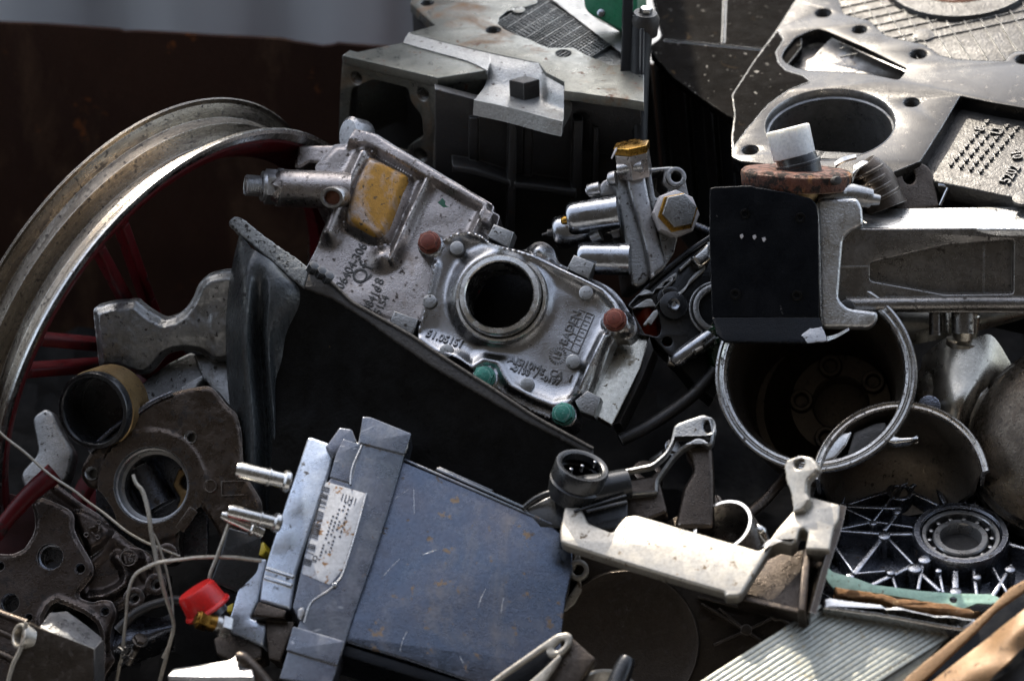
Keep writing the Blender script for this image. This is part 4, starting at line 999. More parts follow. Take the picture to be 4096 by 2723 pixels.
# ------------------------------------------------------------------ link arm, plates, sleeve
Ln = Pl('21', (1000, 700), -60, (-.04, -.16, .98))
lo = rounded(Ln.uvs([(577, 545), (590, 522), (700, 492), (805, 486), (850, 480), (882, 512), (940, 555), (1000, 590), (1030, 600), (1100, 580), (1150, 540), (1200, 470), (1240, 370), (1300, 320), (1400, 297), (1600, 290), (1600, 820), (1430, 858), (1330, 866), (1290, 838), (1225, 800), (1120, 796), (1050, 815), (1000, 870), (960, 925), (900, 948), (830, 935), (740, 905), (615, 900), (600, 750)]), 20)
mb = MB().field(Ln, lo, lambda P: -40 * (1 - sst(segd(P, lo, True), 0, 30)) + 16 * pnoise(P, 130, 5) + 3 * pnoise(P, 22, 2) - 14 * gau(segd(P, Ln.uvs([(1240, 380), (1290, 800)])), 40) + 10 * sst(segd(P, Ln.uvs([(1020, 600), (1060, 810)])), 30, 150), -110, [], 6)
tag(mb.build('forged_link', M['alu_matte']), 'rough grey cast link arm with a waist, left of the black tub', 'casting')
Pk = Pl('21', (1150, 1000), -140, (-.1, .35, .93))
mb = MB().prism(Pk, [(840, 1140), (880, 1000), (960, 930), (1060, 860), (1200, 790), (1300, 860), (1480, 830), (1500, 1200), (1350, 1240), (900, 1240)], -90, 0, r=14, bev=12)
mb.prism(Pk, [(1210, 810), (1500, 780), (1520, 1150), (1440, 1160), (1370, 1080), (1270, 960)], 0, 36, r=10, bev=10)
mb.prism(Pk, [(1130, 1020), (1200, 965), (1270, 935), (1275, 960), (1240, 1000), (1230, 1030), (1150, 1060)], 0, 70, bev=8)
tag(mb.build('cast_plate', M['alu_matte']), 'pale grey cast plate partly hidden under the grey link arm', 'casting')
Pb = Pl('21', (300, 1350), -330, (-.2, .2, .95))
mb = MB().prism(Pb, [(198, 1200), (285, 1145), (330, 1180), (380, 1300), (460, 1420), (420, 1600), (330, 1660), (170, 1700), (120, 1560), (240, 1430)], -80, 0, r=30, bev=14)
tag(mb.build('cast_block', M['alu_matte']), 'pale round edged casting between the wheel rim and the sleeve', 'casting')
t = thing('pipe_sleeve', 'short tan stained steel sleeve with a black rubber lining, beside the wheel rim', 'pipe sleeve', '21', (600, 1400), 40)
Sl = Pl('21', (580, 1165), 150, (-.34, -.14, .93))
k = K
mb = MB().lathe(Sl, (0, 0), [(232 * k, -40), (250 * k, -46), (252 * k, -180), (225 * k, -180)], 60, uv=True); mb.build('shell', M['sleeve'], t)
mb = MB().lathe(Sl, (0, 0), [(206 * k, -2), (214 * k, 2), (236 * k, 0), (243 * k, -8), (243 * k, -44), (222 * k, -60), (222 * k, -170), (196 * k, -170), (196 * k, -20), (200 * k, -12)], 60, uv=True); mb.lathe(Sl, (0, 0), [(0, -200), (204 * k, -200), (204 * k, -160), (0, -160)], 40, uv=True, closed=False); mb.build('lining', M['black_gloss'], t)

# ------------------------------------------------------------------ brown flange
t = thing('bearing_flange', 'brown stained casting with a round bore, below the tan sleeve', 'flange', '31', (950, 650), 120)
Fl = Pl('31', (945, 320), 150, (-.12, .10, .98))
up = [(860, -120), (960, -190), (990, -205), (1085, -245), (1190, -272), (1300, -285), (1340, -262), (1420, -160), (1480, -110), (1508, 0), (1520, 200), (1545, 290), (1600, 375), (1640, 450), (1640, 520), (1400, 720), (1345, 600), (1255, 465), (1120, 630), (1112, 730), (1130, 790), (1095, 835), (1035, 850), (1000, 760), (880, 680), (745, 600), (715, 500), (650, 400), (620, 370), (545, 352), (505, 290), (505, 230), (540, 170), (600, 80), (690, 10)]
rb = 240 * K
dr = [((575, 265), 22), ((1195, 38), 20), ((1055, 775), 20)]
fo_ = rounded(Fl.uvs(up), 16); fc_ = np.array(Fl.uv((950, 340)))
notch = Fl.uvs([(1240, 470), (1390, 640), (1390, 730), (1320, 600)])
def flange_h(P):
    r_ = np.hypot(*(P - fc_).T)
    h = -12 * (1 - sst(segd(P, fo_, True), 0, 14)) + 5 * pnoise(P, 90, 4) + 1.5 * pnoise(P, 24, 9)
    h = np.where(r_ < rb + 66, np.maximum(h, 4) , h - 5 * sst(r_, rb + 66, rb + 74))
    return h
mb = MB().field(Fl, fo_, flange_h, -90, [circ(Fl.uv((950, 340)), rb, 60)] + [circ(Fl.uv(p), r, 22) for p, r in dr], 7)
mb.ring(Fl, (1320, 345), 22, 26, -2, 5, bev=1)
for a, b in (((1390, 315), (1530, 315)), ((1390, 405), (1530, 400)), ((1388, 315), (1390, 405))): mb.rib(Fl, a, b, 4, -2, 4, bev=1)
mb.rib(Fl, (1125, 620), (1215, 490), 40, -2, 10, bev=3)
mb.build('plate', M['flange'], t)
mb = MB().lathe(Fl, (950, 340), [(rb + 3, -2), (rb + 2, 2), (rb, 2), (rb - 4, -4), (rb - 5, -20), (rb - 12, -24), (rb - 14, -70), (rb - 26, -74), (rb - 26, -190), (rb + 10, -190)], 70); mb.build('bore', M['bore'], t)
for p, r in dr: MB().hole(Fl, p, r, 80, thread=7, lip=6).build('threaded_hole', M['steel'], t)
mb = MB().tube([Fl.c(*Fl.uv(p, 0), h) for p, h in (((560, 130), -4), ((700, -5), -4), ((850, -110), -4), ((960, -184), -4), ((1080, -238), -4))], 12, seg=10)
mb.build('oily_edge', M['iron_oily'], t)
Bk = Pl('31', (1000, 350), -80, (-.12, .10, .98))
mb = MB().prism(Bk, [(600, 50), (1300, 50), (1300, 800), (600, 700)], -60, -20, bev=4).tube([camp('31', (880, 230), -60), camp('31', (1010, 470), -40)], 70, seg=20); mb.build('inner_part', M['iron_oily'], t)
mb = MB().prism(Bk, [(1120, 235), (1180, 240), (1260, 300), (1260, 450), (1170, 430), (1120, 540), (1100, 500), (1130, 420), (1080, 340)], 0, 60, [circ(Bk.uv((1180, 320), 60), 30, 20)], r=10, bev=8); mb.build('inner_bracket', M['sleeve'], t)

# ------------------------------------------------------------------ brown engine casting, lower left
t = thing('engine_casting', 'brown machined engine casting with drilled holes, lower left', 'engine casting', 'C', (400, 1300), 250)
Cs = Pl('C', (400, 800), 260, (-.04, .16, .98))
ol = [(232, 208), (310, 165), (420, 205), (530, 262), (562, 310), (558, 400), (590, 480), (655, 590), (705, 680), (708, 760), (640, 845), (600, 890), (605, 935), (700, 968), (770, 945), (850, 955), (882, 1030), (880, 1080), (850, 1150), (832, 1250), (840, 1350), (875, 1405), (800, 1520), (760, 1700), (-100, 1700), (-100, 560), (0, 598), (90, 600), (180, 560), (245, 460), (265, 380), (255, 280)]
dr = [((382, 620), 52), ((610, 708), 20), ((75, 970), 38), ((220, 1080), 15), ((800, 1035), 17), ((0, 690), 18)]
cav = [(370, 1010), (430, 960), (520, 1000), (640, 1050), (740, 1130), (770, 1230), (775, 1450), (360, 1450), (330, 1100)]
cs_ = rounded(Cs.uvs(ol), 14)
cav_ = rounded(Cs.uvs(cav), 20)
mb = MB().field(Cs, cs_, lambda P: -16 * (1 - sst(segd(P, cs_, True), 0, 16)) + 4 * pnoise(P, 110, 6) + 12 * gau(segd(P, cav_, True) - 16, 9), -100, [circ(Cs.uv(p), r, 30) for p, r in dr] + [cav_], 7)
mb.build('face', M['block_brown'], t)
mb = MB().lathe(Cs, (382, 620), [(56, 1), (52, -4), (50, -30), (44, -34), (44, -110), (0, -110)], 34, closed=False)
mb.build('port', M['iron_oily'], t)
for p, r in dr[1:]: MB().hole(Cs, p, r, 95, thread=7, lip=4).build('threaded_hole', M['iron_oily'], t)
Cb = Pl('C', (800, 600), 190, (-.04, .16, .98))
wo = rounded(Cb.uvs([(300, 140), (420, 60), (480, 100), (600, 200), (760, 300), (880, 420), (1000, 520), (1150, 600), (1200, 740), (1130, 760), (1290, 740), (1290, 850), (1250, 920), (1180, 915), (1120, 900), (1110, 980), (1060, 1040), (1000, 1035), (960, 1000), (870, 1050), (600, 980), (560, 700), (540, 300)]), 20)
wl = Cb.uvs([(570, 280), (640, 255), (780, 330), (860, 410), (860, 470), (790, 550), (690, 610), (630, 480), (585, 380)])
wr = [Cb.uvs(q) for q in (((690, 935), (800, 925), (900, 880), (960, 830), (975, 770), (950, 690), (900, 630)), ((440, 110), (620, 240), (800, 350)), ((860, 480), (780, 600), (690, 680)))]
wb = Cb.uvs([(905, 620), (965, 572), (1075, 590), (1100, 640), (1055, 705), (965, 725)])
def web_h(P):
    h = -30 * (1 - sst(segd(P, wo, True), 0, 20)) + 14 * pnoise(P, 80, 1) - 30 * sst(sdf(P, wo), 25, 80)
    h = np.maximum(h, 58 * sst(sdf(P, wl), -22, 26) - 20 + 6 * pnoise(P, 40, 2))
    for q, k in zip(wr, (52, 26, 22)): h = np.maximum(h, k * gau(segd(P, q), 24) - 14)
    return np.maximum(h, 62 * sst(sdf(P, wb), -16, 18) - 8)
mb = MB().field(Cb, wo, web_h, -90, [], 6)
mb.ring(Cb, (998, 640), 29, 33, 55, 66, bev=2)
mb.build('web', M['block_brown'], t)
MB().text(Cb, '163', (998, 640), 40, 12, 54, 10).build('cast_lettering', M['block_brown'], t)
mb = MB().ring(Cb, (770, 372), 6, 10, 44, 58, bev=2).ring(Cb, (675, 465), 6, 10, 44, 58, bev=2).ring(Cb, (762, 482), 6, 10, 44, 58, bev=2)
for a in range(3):
    an = a * 2.09 + .3; u, v = Cb.uv((725, 420), 50); mb.box(Cb, (u + 17 * math.cos(an), v + 17 * math.sin(an)), 26, 7, 44, 58, math.degrees(an) + 60, bev=2)
mb.build('cast_mark', M['block_brown'], t)
for p, r in (((1030, 940), 17), ((1197, 835), 17), ((1280, 605), 16)):
    bs_ = MB().ring(Cb, p, r + 2, 44, -30, 34, bev=7).build('boss', M['block_brown'], t); MB().hole(Cb, p, r, 60, 33, thread=6, lip=4).build('threaded_hole', M['steel'], bs_)
mb = MB().sheet('C', [[(830, 1120, 150), (1000, 1060, 130), (1200, 1080, 110), (1330, 1040, 90)], [(830, 1300, 230), (1000, 1250, 220), (1200, 1180, 190), (1330, 1150, 170)], [(850, 1400, 200), (1000, 1360, 190), (1200, 1270, 170), (1330, 1220, 150)], [(860, 1500, 100), (1000, 1450, 100), (1200, 1370, 90), (1330, 1330, 80)]], 40)
mb.build('oily_lower_edge', M['iron_oily'], t, dent=10, dsc=40)
mb = MB().prism(Pl('C', (100, 350), 60, (0, .1, 1)), [(-120, 100), (280, 180), (300, 620), (-120, 640)], -40, 0, bev=4); mb.build('bore_floor', M['dark_red_in'], t)
mb = MB().tube([camp('C', (-40, 470), 330), camp('C', (60, 330), 325), camp('C', (240, 130), 310), camp('C', (420, -20), 290)], [30, 31, 36, 44], seg=18)
tag(mb.build('red_bar', M['red']), 'dark red painted bar crossing from the wheel rim to the sleeve', 'bar')
# ------------------------------------------------------------------ wires
def wire(name, f, pts, r, lab, grp=None):
    mb = MB().tube([camp(f, p[:2], p[2]) for p in pts], r, seg=8, n=8)
    return tag(mb.build(name, M['wire'], dent=9, dsc=34), lab, 'wire', 'loose steel wires')
wire('steel_wire', 'C', [(1018, 5, 470), (1045, 70, 480), (1092, 130, 490), (1120, 250, 500), (1150, 400, 510), (1185, 560, 515), (1225, 790, 520), (1270, 950, 520), (1322, 1110, 510), (1318, 1200, 505), (1272, 1350, 500), (1230, 1500, 500), (1195, 1640, 500)], [8.5, 9, 8, 8], 'bent steel wire standing upright in front of the brown flange')
wire('steel_wire', '31', [(1640, 812, 600), (1500, 800, 590), (1300, 795, 570), (1180, 796, 560), (1020, 815, 550), (930, 850, 545), (850, 905, 540), (815, 990, 535), (790, 1100, 530), (778, 1250, 530), (765, 1400, 520), (745, 1480, 510), (720, 1640, 500)], [8, 8, 7, 6.5], 'pale wire arching over to the blue box and hanging down')
wire('steel_wire', '31', [(-30, -20, 420), (60, 60, 420), (170, 150, 420), (290, 255, 415), (420, 345, 410), (560, 450, 405), (720, 580, 400), (880, 680, 390), (1000, 730, 380), (1130, 785, 360)], 5.5, 'thin brown wire running diagonally from the rim across the flange')
wire('steel_wire', '31', [(960, 640, 440), (1010, 740, 445), (1050, 900, 450), (1080, 1030, 450), (1095, 1180, 450), (1080, 1300, 440), (1020, 1420, 430)], 5, 'thin dull wire close behind the upright bent wire')
wire('steel_wire', '31', [(1432, 590, 560), (1400, 680, 575), (1360, 800, 590), (1325, 890, 600), (1312, 940, 600)], 7, 'short pale wire rising from the red cap')
mb = MB()
for i in range(14):
    a = camp('31', (775 + random.uniform(-35, 35), 1395 + random.uniform(-35, 35)), 525 + random.uniform(-20, 20)); b = a + Vector((random.uniform(-1, 1), random.uniform(-1, 1), random.uniform(-1, 1))) * 26
    mb.tube([a, (a + b) / 2 + Vector((random.uniform(-8, 8),) * 3), b], 4, seg=6)
tag(mb.build('rope_fray', M['strip_dark'], dent=3, dsc=90), 'frayed brown knot on the hanging pale wire', 'knot')

# ------------------------------------------------------------------ blue control box
t = thing('control_unit', 'blue steel control box with a grey strap, label and hose fittings', 'control box', '32', (800, 1500), 560)
Ec = Pl('32', (700, 700), 560, (.04, .40, .91))
mb = MB().prism(Ec, [(380, 140), (500, 190), (700, 272), (1180, 470), (1420, 590), (1500, 650), (1555, 760), (1550, 900), (1515, 1040), (1490, 1250), (1480, 1500), (1440, 1760), (1200, 1690), (900, 1568), (500, 1430), (60, 1300)], -330, 0, r=20, bev=9, res=3)
mb.build('case', M['ecu'], t, dent=4, dsc=9)
mb = MB().rib(Ec, (470, 165), (1440, 590), 10, -4, 6, bev=3).rib(Ec, (700, 235), (1430, 560), 12, -30, -4, bev=3).rib(Ec, (715, 228), (1050, 375), 8, -60, -20, bev=3); mb.build('lid_seam', M['ecu_band'], t)
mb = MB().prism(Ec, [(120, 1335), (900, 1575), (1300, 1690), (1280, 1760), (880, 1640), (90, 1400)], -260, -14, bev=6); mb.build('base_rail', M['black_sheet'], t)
Eb = Ec.turned((300, 700), (-.02, .38, .92), 6); Eb.f = 'D'
mb = MB().prism(Eb, [(908, 92), (955, 94), (1180, 185), (1160, 270), (1140, 312), (1100, 460), (1055, 610), (960, 905), (855, 1200), (770, 1470), (730, 1600), (440, 1560), (490, 1400), (560, 1235), (520, 1160), (600, 800), (700, 480), (740, 420), (830, 240), (885, 235)], -120, 26, r=8, bev=6)
mb.prism(Eb, [(908, 92), (955, 94), (1182, 186), (1140, 305), (890, 240)], 20, 34, r=5, bev=5)
mb.prism(Eb, [(800, 215), (900, 245), (840, 465), (725, 430), (760, 300)], 20, 32, r=6, bev=4)
mb.prism(Eb, [(780, 150), (850, 160), (880, 235), (740, 330), (700, 260)], -80, 14, r=8, bev=8)
mb.prism(Eb, [(520, 1260), (800, 1340), (765, 1480), (480, 1400)], 18, 36, r=6, bev=6)
mb.build('strap', M['ecu_band'], t, dent=3, dsc=12)
mb = MB()
mb.tube([Eb.c(*Eb.uv(p, 30), 30) for p in [(840, 470), (850, 380), (905, 250)]], 4, seg=8)
mb.tube([Eb.c(*Eb.uv(p, 28), 28) for p in [(770, 1010), (720, 1060), (620, 1130), (580, 1240)]], 4, seg=8)
mb.tube([Eb.c(*Eb.uv(p, 28), 28) for p in [(930, 520), (870, 740), (800, 960), (770, 1010)]], 4, seg=8)
mb.prism(Eb, [(545, 1165), (578, 1150), (585, 1180), (562, 1230), (545, 1215)], 24, 40, r=6, bev=6); mb.prism(Eb, [(735, 1020), (768, 1012), (760, 1040), (740, 1042)], 24, 40, bev=4)
mb.build('crease', M['alu'], t)
mb = MB().prism(Eb, [(705, 455), (925, 520), (918, 560), (802, 938), (725, 1032), (568, 968), (590, 880)], 24, 28, r=8, bev=1); lb = mb.build('label', M['label'], t)
mb = MB()
def lerp2(a, b, s_): return (a[0] + (b[0] - a[0]) * s_, a[1] + (b[1] - a[1]) * s_)
for i in range(46):      # bar code along the strap's left side
    s_ = i / 45
    if random.random() < .72:
        p = lerp2((688, 480), (583, 915), s_); mb.rib(Eb, (p[0] - 6, p[1] - 2), (p[0] + 36, p[1] + 12), random.choice([2, 3.5, 5]), 25, 29.5, bev=.4)
for j, (a, b, n_) in enumerate((((845, 545), (770, 800), 10), ((815, 560), (720, 860), 14), ((780, 600), (690, 880), 12), ((745, 640), (660, 900), 13))):
    for i in range(n_):
        s0 = (i + random.uniform(0, .3)) / n_; s1 = s0 + random.uniform(.3, .55) / n_
        if random.random() < .75: mb.rib(Eb, lerp2(a, b, s0), lerp2(a, b, s1), 7, 25, 29.2, bev=.4)
for i in range(5): mb.rib(Eb, (800 + i * 18, 520 + i * 6), (788 + i * 18, 560 + i * 6), 3, 25, 29.2, bev=.4)
mb.text(Eb, 'CE', (640, 885), 24, -108, 27, 2)
mb.build('print', M['ink'], lb)
Es = Ec.turned((150, 600), (-.22, .36, .90), -30); Es.f = 'D'
mb = MB().prism(Es, [(600, 205), (625, 205), (772, 258), (745, 330), (660, 590), (580, 830), (535, 970), (505, 1172), (330, 1122), (345, 1000), (372, 890), (420, 740), (480, 555), (540, 380)], -150, 20, r=10, bev=12, res=3)
mb.rib(Es, (365, 935), (520, 985), 10, 14, 30, bev=4).rib(Es, (355, 985), (510, 1035), 14, 14, 30, bev=5)
mb.build('side_wall', M['ecu_side'], t)
mb = MB().prism(Es, [(283, 852), (372, 888), (345, 1000), (322, 1130), (280, 1215), (375, 1250), (352, 1372), (148, 1282), (170, 1190), (225, 1000), (260, 900)], -130, -30, r=8, bev=10, res=3); mb.build('end_cap', M['ecu_side'], t)
mb = MB().prism(Es, [(325, 1122), (482, 1172), (470, 1218), (285, 1205)], -60, 34, bev=8).prism(Es, [(360, 1215), (530, 1235), (450, 1460), (380, 1440)], -160, -20, bev=8); mb.build('mount_block', M['alu_brown'], t)
def fitting(pts, rs, ringpos, nm='hose_fitting', m='alu_bright'):
    P = [camp('D', p[:2], p[2]) for p in pts]
    mb = MB().tube(P, rs, seg=18, n=1)
    d = (P[-1] - P[0])
    for s_, r, w_ in ringpos:
        q_ = P[0] + d * s_; mb.lathe(Pl('D', q_, 0, d), (0, 0), [(0, -w_), (r * .8, -w_), (r, -w_ * .5), (r, w_ * .5), (r * .8, w_), (0, w_)], 20, uv=True, closed=False)
    return mb.build(nm, M[m], t)
fitting([(205, 388, 620), (222, 392, 620), (500, 458, 560)], [26, 32, 32], [(.6, 38, 6), (.93, 42, 16)])
fitting([(160, 618, 640), (178, 622, 640), (450, 690, 580)], [22, 27, 28], [(.6, 34, 6), (.92, 38, 16)])
fitting([(120, 640, 600), (140, 648, 600), (350, 745, 560)], [15, 20, 22], [(.75, 28, 10)])
MB().prism(Es, [(330, 800), (355, 790), (370, 840), (345, 870), (320, 860)], -100, -20, bev=4).build('yellow_clip', M['yellow'], t)
mb = MB().prism(Es, [(150, 1150), (185, 1130), (180, 1180), (150, 1180)], -120, -30, bev=4); mb.build('yellow_clip', M['yellow'], t)
bx = Pl('31', (1330, 1200), 690, (-.85, .32, .42))
mb = MB().hexa(bx, (0, 0), 40, 20, 62, uv=True).disc(bx, (0, 0), 28, 60, 72, uv=True).disc(bx, (0, 0), 34, -60, 22, uv=True); mb.build('brass_fitting', M['brass'], t)
mb = MB().hexa(bx, (0, 0), 46, -70, -30, uv=True, ang=.4).disc(bx, (0, 0), 36, -30, -8, uv=True); mb.build('fitting_nut', M['alu_bright'], t)
mb = MB().prism(Es, [(150, 1290), (350, 1372), (345, 1440), (230, 1480), (90, 1420), (70, 1330)], -170, -60, r=10, bev=10); mb.build('lower_lug', M['alu_brown'], t)
for pts in (((365, 910), (412, 858), (470, 800)), ((960, 1110), (978, 1050), (1010, 985)), ((440, 425), (480, 395), (525, 365)), ((1105, 1140), (1112, 1085), (1122, 1040)), ((845, 1410), (862, 1445), (892, 1472)), ((470, 1380), (488, 1310), (515, 1255)), ((560, 520), (556, 350)), ((700, 745), (600, 780))):
    P_ = crv([Vector(Ec.uv(p)) for p in pts], 5); mb = MB(); L_s = []; R_s = []
    for i in range(len(P_) - 1):
        a, b = P_[i], P_[i + 1]; d = (b - a); d = d / max(d.length, 1e-6); nn = Vector((-d.y, d.x)) * random.uniform(.2, 1.1)
        L_s.append(tuple(a + nn)); R_s.append(tuple(a - nn))
    mb.prism(Ec, L_s + [tuple(P_[-1])] + R_s[::-1], -1, 1.0, bev=.2, uv=True).build('scratch', M['alu'], t)
t = thing('protective_cap', 'bright red plastic cap with a flared rim, left of the blue box', 'cap', '31', (1300, 1180), 640)
rc = Pl('31', (1305, 1118), 640, (-.52, .83, .16))
mb = MB().lathe(rc, (0, 0), [(80, -4), (94, -4), (97, 4), (92, 12), (86, 14), (83, 40), (78, 82), (70, 94), (0, 98), (0, 90), (66, 88), (73, 80), (77, 30), (78, 4)], 48, uv=True, closed=False); mb.build('cap', M['red_plastic'], t)
mb = MB().disc(rc, (0, 0), 66, -34, 60, uv=True); mb.build('plug', M['black_gloss'], t)
mb = MB().prism(Pl('31', (1450, 750), 450, (0, .2, .98)), [(1430, 600), (1640, 660), (1620, 900), (1480, 1010), (1320, 940), (1380, 780)], -120, 0, r=10, bev=8)
tag(mb.build('plastic_box', M['black_gloss']), 'black glossy plastic box in shadow behind the hose fittings', 'box')

# ------------------------------------------------------------------ lower left and bottom brackets
t = thing('cast_bracket', 'grey cast bracket with pale sloping top edge in the lower left corner', 'bracket', '31', (300, 1560), 700)
Br = Pl('31', (380, 1420), 700, (.05, .10, .98))
mb = MB().prism(Br, [(182, 1195), (240, 1228), (420, 1295), (592, 1362), (588, 1700), (60, 1700), (70, 1520), (130, 1360)], -120, 0, r=8, bev=7); mb.build('face', M['brown_dark'], t)
mb = MB().sheet('31', [[(262, 1212, 600), (315, 1140, 560), (420, 1132, 540), (530, 1210, 560), (640, 1300, 590)], [(250, 1235, 690), (330, 1262, 690), (420, 1296, 690), (510, 1330, 690), (596, 1364, 690)]], 22, n=1)
mb.sheet('31', [[(596, 1362, 690), (590, 1500, 690), (588, 1720, 690)], [(648, 1310, 600), (656, 1480, 600), (650, 1720, 600)]], 20, n=3); mb.build('sloping_edge', M['alu'], t)
Ey = Pl('31', (128, 1285), 690, (-.75, .2, .62))
mb = MB().ring(Ey, (0, 0), 34, 50, -40, 10, uv=True, bev=6).tube([camp('31', (165, 1200), 712), camp('31', (135, 1350), 712), camp('31', (80, 1470), 712), (camp('31', (40, 1620), 712))], 9, seg=10); mb.build('eyelet', M['alu_cream'], t)
mb = MB().tube([camp('31', (-60, 1120), 560), camp('31', (60, 1165), 590), camp('31', (170, 1205), 620)], 16, seg=12).tube([camp('31', (-60, 1230), 560), camp('31', (100, 1300), 590)], 14, seg=12).tube([camp('31', (-60, 1370), 560), camp('31', (60, 1420), 590), camp('31', (110, 1470), 600)], 16, seg=12)
tag(mb.build('bent_rods', M['alu_brown']), 'dull brown ribbed casting edge at the far lower left corner', 'casting')
t = thing('sunlit_bracket', 'sunlit pale cast bracket at the bottom edge below the blue box', 'bracket', '31', (1300, 1560), 850)
B2 = Pl('31', (1300, 1500), 860, (-.1, .82, .55))
mb = MB().prism(B2, [(1045, 1535), (1090, 1480), (1260, 1455), (1440, 1432), (1480, 1400), (1530, 1400), (1575, 1450), (1600, 1540), (1300, 1545)], -40, 0, r=10, bev=8); mb.build('top_flange', M['alu'], t, dent=6, dsc=20)
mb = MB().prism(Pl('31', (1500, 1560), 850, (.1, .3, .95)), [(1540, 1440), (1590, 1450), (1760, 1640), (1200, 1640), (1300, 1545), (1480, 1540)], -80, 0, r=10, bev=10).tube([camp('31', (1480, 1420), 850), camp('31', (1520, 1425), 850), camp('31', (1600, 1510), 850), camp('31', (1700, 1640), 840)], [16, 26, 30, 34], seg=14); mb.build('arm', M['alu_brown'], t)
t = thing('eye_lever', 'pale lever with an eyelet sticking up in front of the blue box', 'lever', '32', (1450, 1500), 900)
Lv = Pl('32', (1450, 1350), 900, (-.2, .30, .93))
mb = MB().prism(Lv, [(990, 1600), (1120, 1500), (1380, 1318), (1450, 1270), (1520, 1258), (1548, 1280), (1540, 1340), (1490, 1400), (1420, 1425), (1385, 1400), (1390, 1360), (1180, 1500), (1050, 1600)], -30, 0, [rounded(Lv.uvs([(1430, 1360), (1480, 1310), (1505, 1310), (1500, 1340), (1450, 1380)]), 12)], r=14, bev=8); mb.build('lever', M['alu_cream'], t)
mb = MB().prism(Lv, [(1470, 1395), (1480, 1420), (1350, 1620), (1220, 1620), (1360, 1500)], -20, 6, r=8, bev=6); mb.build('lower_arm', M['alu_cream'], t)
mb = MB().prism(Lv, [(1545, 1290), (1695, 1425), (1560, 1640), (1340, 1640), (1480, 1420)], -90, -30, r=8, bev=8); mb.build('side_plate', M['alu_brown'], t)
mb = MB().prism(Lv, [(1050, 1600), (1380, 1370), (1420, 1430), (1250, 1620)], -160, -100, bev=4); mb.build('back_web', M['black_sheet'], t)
t = thing('rubber_plug', 'dark plug over a pale rim at the bottom edge, right of the eye lever', 'plug', '32', (1800, 1560), 850)
rp = Pl('32', (1760, 1600), 840, (0, .85, .5))
mb = MB().lathe(rp, (0, 0), [(90, -60), (110, -40), (110, 0), (98, 6), (92, 0), (90, -40)], 40, uv=True); mb.build('rim', M['alu_cream'], t)
mb = MB().tube([camp('32', (1820, 1620), 830), camp('32', (1880, 1470), 800), camp('32', (1900, 1420), 790)], [44, 36, 28], seg=18); mb.build('stem', M['black_gloss'], t)

# ------------------------------------------------------------------ pale bracket on the right of the box
t = thing('mounting_bracket', 'cream sunlit cast bracket with a raised eyelet spur, right of the blue box', 'bracket', '33', (200, 1000), 620)
Ab = Pl('33', (300, 850), 800, (-.10, .58, .80))
arm = [(-712, 690), (-716, 620), (-690, 480), (-668, 442), (-640, 432), (-600, 455), (-572, 500), (-539, 572), (-389, 634), (-350, 580), (-309, 533), (-239, 520), (-59, 572), (0, 592), (540, 748), (640, 640), (640, 700), (600, 745), (425, 1020), (398, 1036), (320, 1036), (316, 1010), (0, 920), (-400, 800), (-590, 738), (-680, 712)]
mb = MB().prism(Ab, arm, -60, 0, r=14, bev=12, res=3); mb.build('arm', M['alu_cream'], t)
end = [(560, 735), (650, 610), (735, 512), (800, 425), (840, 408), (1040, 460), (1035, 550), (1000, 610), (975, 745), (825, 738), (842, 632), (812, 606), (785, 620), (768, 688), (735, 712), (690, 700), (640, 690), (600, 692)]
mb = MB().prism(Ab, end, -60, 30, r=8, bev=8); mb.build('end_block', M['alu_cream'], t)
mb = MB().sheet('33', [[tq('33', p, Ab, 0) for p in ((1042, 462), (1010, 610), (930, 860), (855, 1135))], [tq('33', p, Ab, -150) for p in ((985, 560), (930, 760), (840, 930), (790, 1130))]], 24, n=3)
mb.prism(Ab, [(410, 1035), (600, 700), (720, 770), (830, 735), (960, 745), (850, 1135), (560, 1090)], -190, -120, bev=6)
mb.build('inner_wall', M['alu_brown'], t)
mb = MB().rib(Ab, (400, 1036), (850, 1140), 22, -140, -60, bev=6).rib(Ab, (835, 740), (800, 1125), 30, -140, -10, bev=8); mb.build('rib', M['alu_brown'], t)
sp = Pl('33', (790, 320), 715, (-.45, .35, .82))
mb = MB().prism(sp, [(686, 225), (705, 180), (785, 150), (850, 160), (888, 195), (905, 232), (876, 268), (836, 300), (826, 390), (850, 430), (800, 500), (745, 510), (732, 400), (704, 320)], -50, 0, [circ(sp.uv((785, 205)), 21, 18)], r=10, bev=9, jag=2); mb.build('spur', M['alu_cream'], t)

# housing under the bracket
t = thing('disc_housing', 'dark brown cast housing with a shallow round dish under the cream bracket', 'housing', '32', (1900, 1500), 420)
Dh = Pl('32', (1900, 1300), 430, (-.02, .16, .98))
mb = MB().prism(Dh, [(1560, 770), (1640, 740), (2195, 900), (2600, 1010), (3000, 1100), (2900, 1300), (2560, 1700), (1440, 1700), (1470, 1300), (1530, 1080), (1600, 950), (1540, 850)], -120, 0, r=14, bev=10); mb.build('body', M['brown_dark'], t)
mb = MB().lathe(Dh, (1890, 1330), [(0, 26), (240, 22), (262, 30), (276, 34), (284, 24), (286, -10), (0, -10)], 70, closed=False); mb.build('dish', M['brown_dark'], t)
mb = MB()
for a, b in (((2340, 1040), (2830, 1160)), ((2440, 1340), (2640, 1250)), ((2640, 1250), (2830, 1160)), ((2640, 1250), (2790, 1350)), ((2640, 1250), (2470, 1110)), ((2830, 1160), (2960, 1240)), ((2360, 1080), (2640, 1250))): mb.rib(Dh, a, b, 10, -4, 30, bev=3)
for p in ((2640, 1250), (2830, 1160)): mb.disc(Dh, p, 22, -4, 34)
mb.build('web', M['brown_dark'], t)
mb = MB().ring(Dh, (1588, 880), 20, 42, -10, 70, bev=8); mb.build('boss', M['alu_cream'], t)
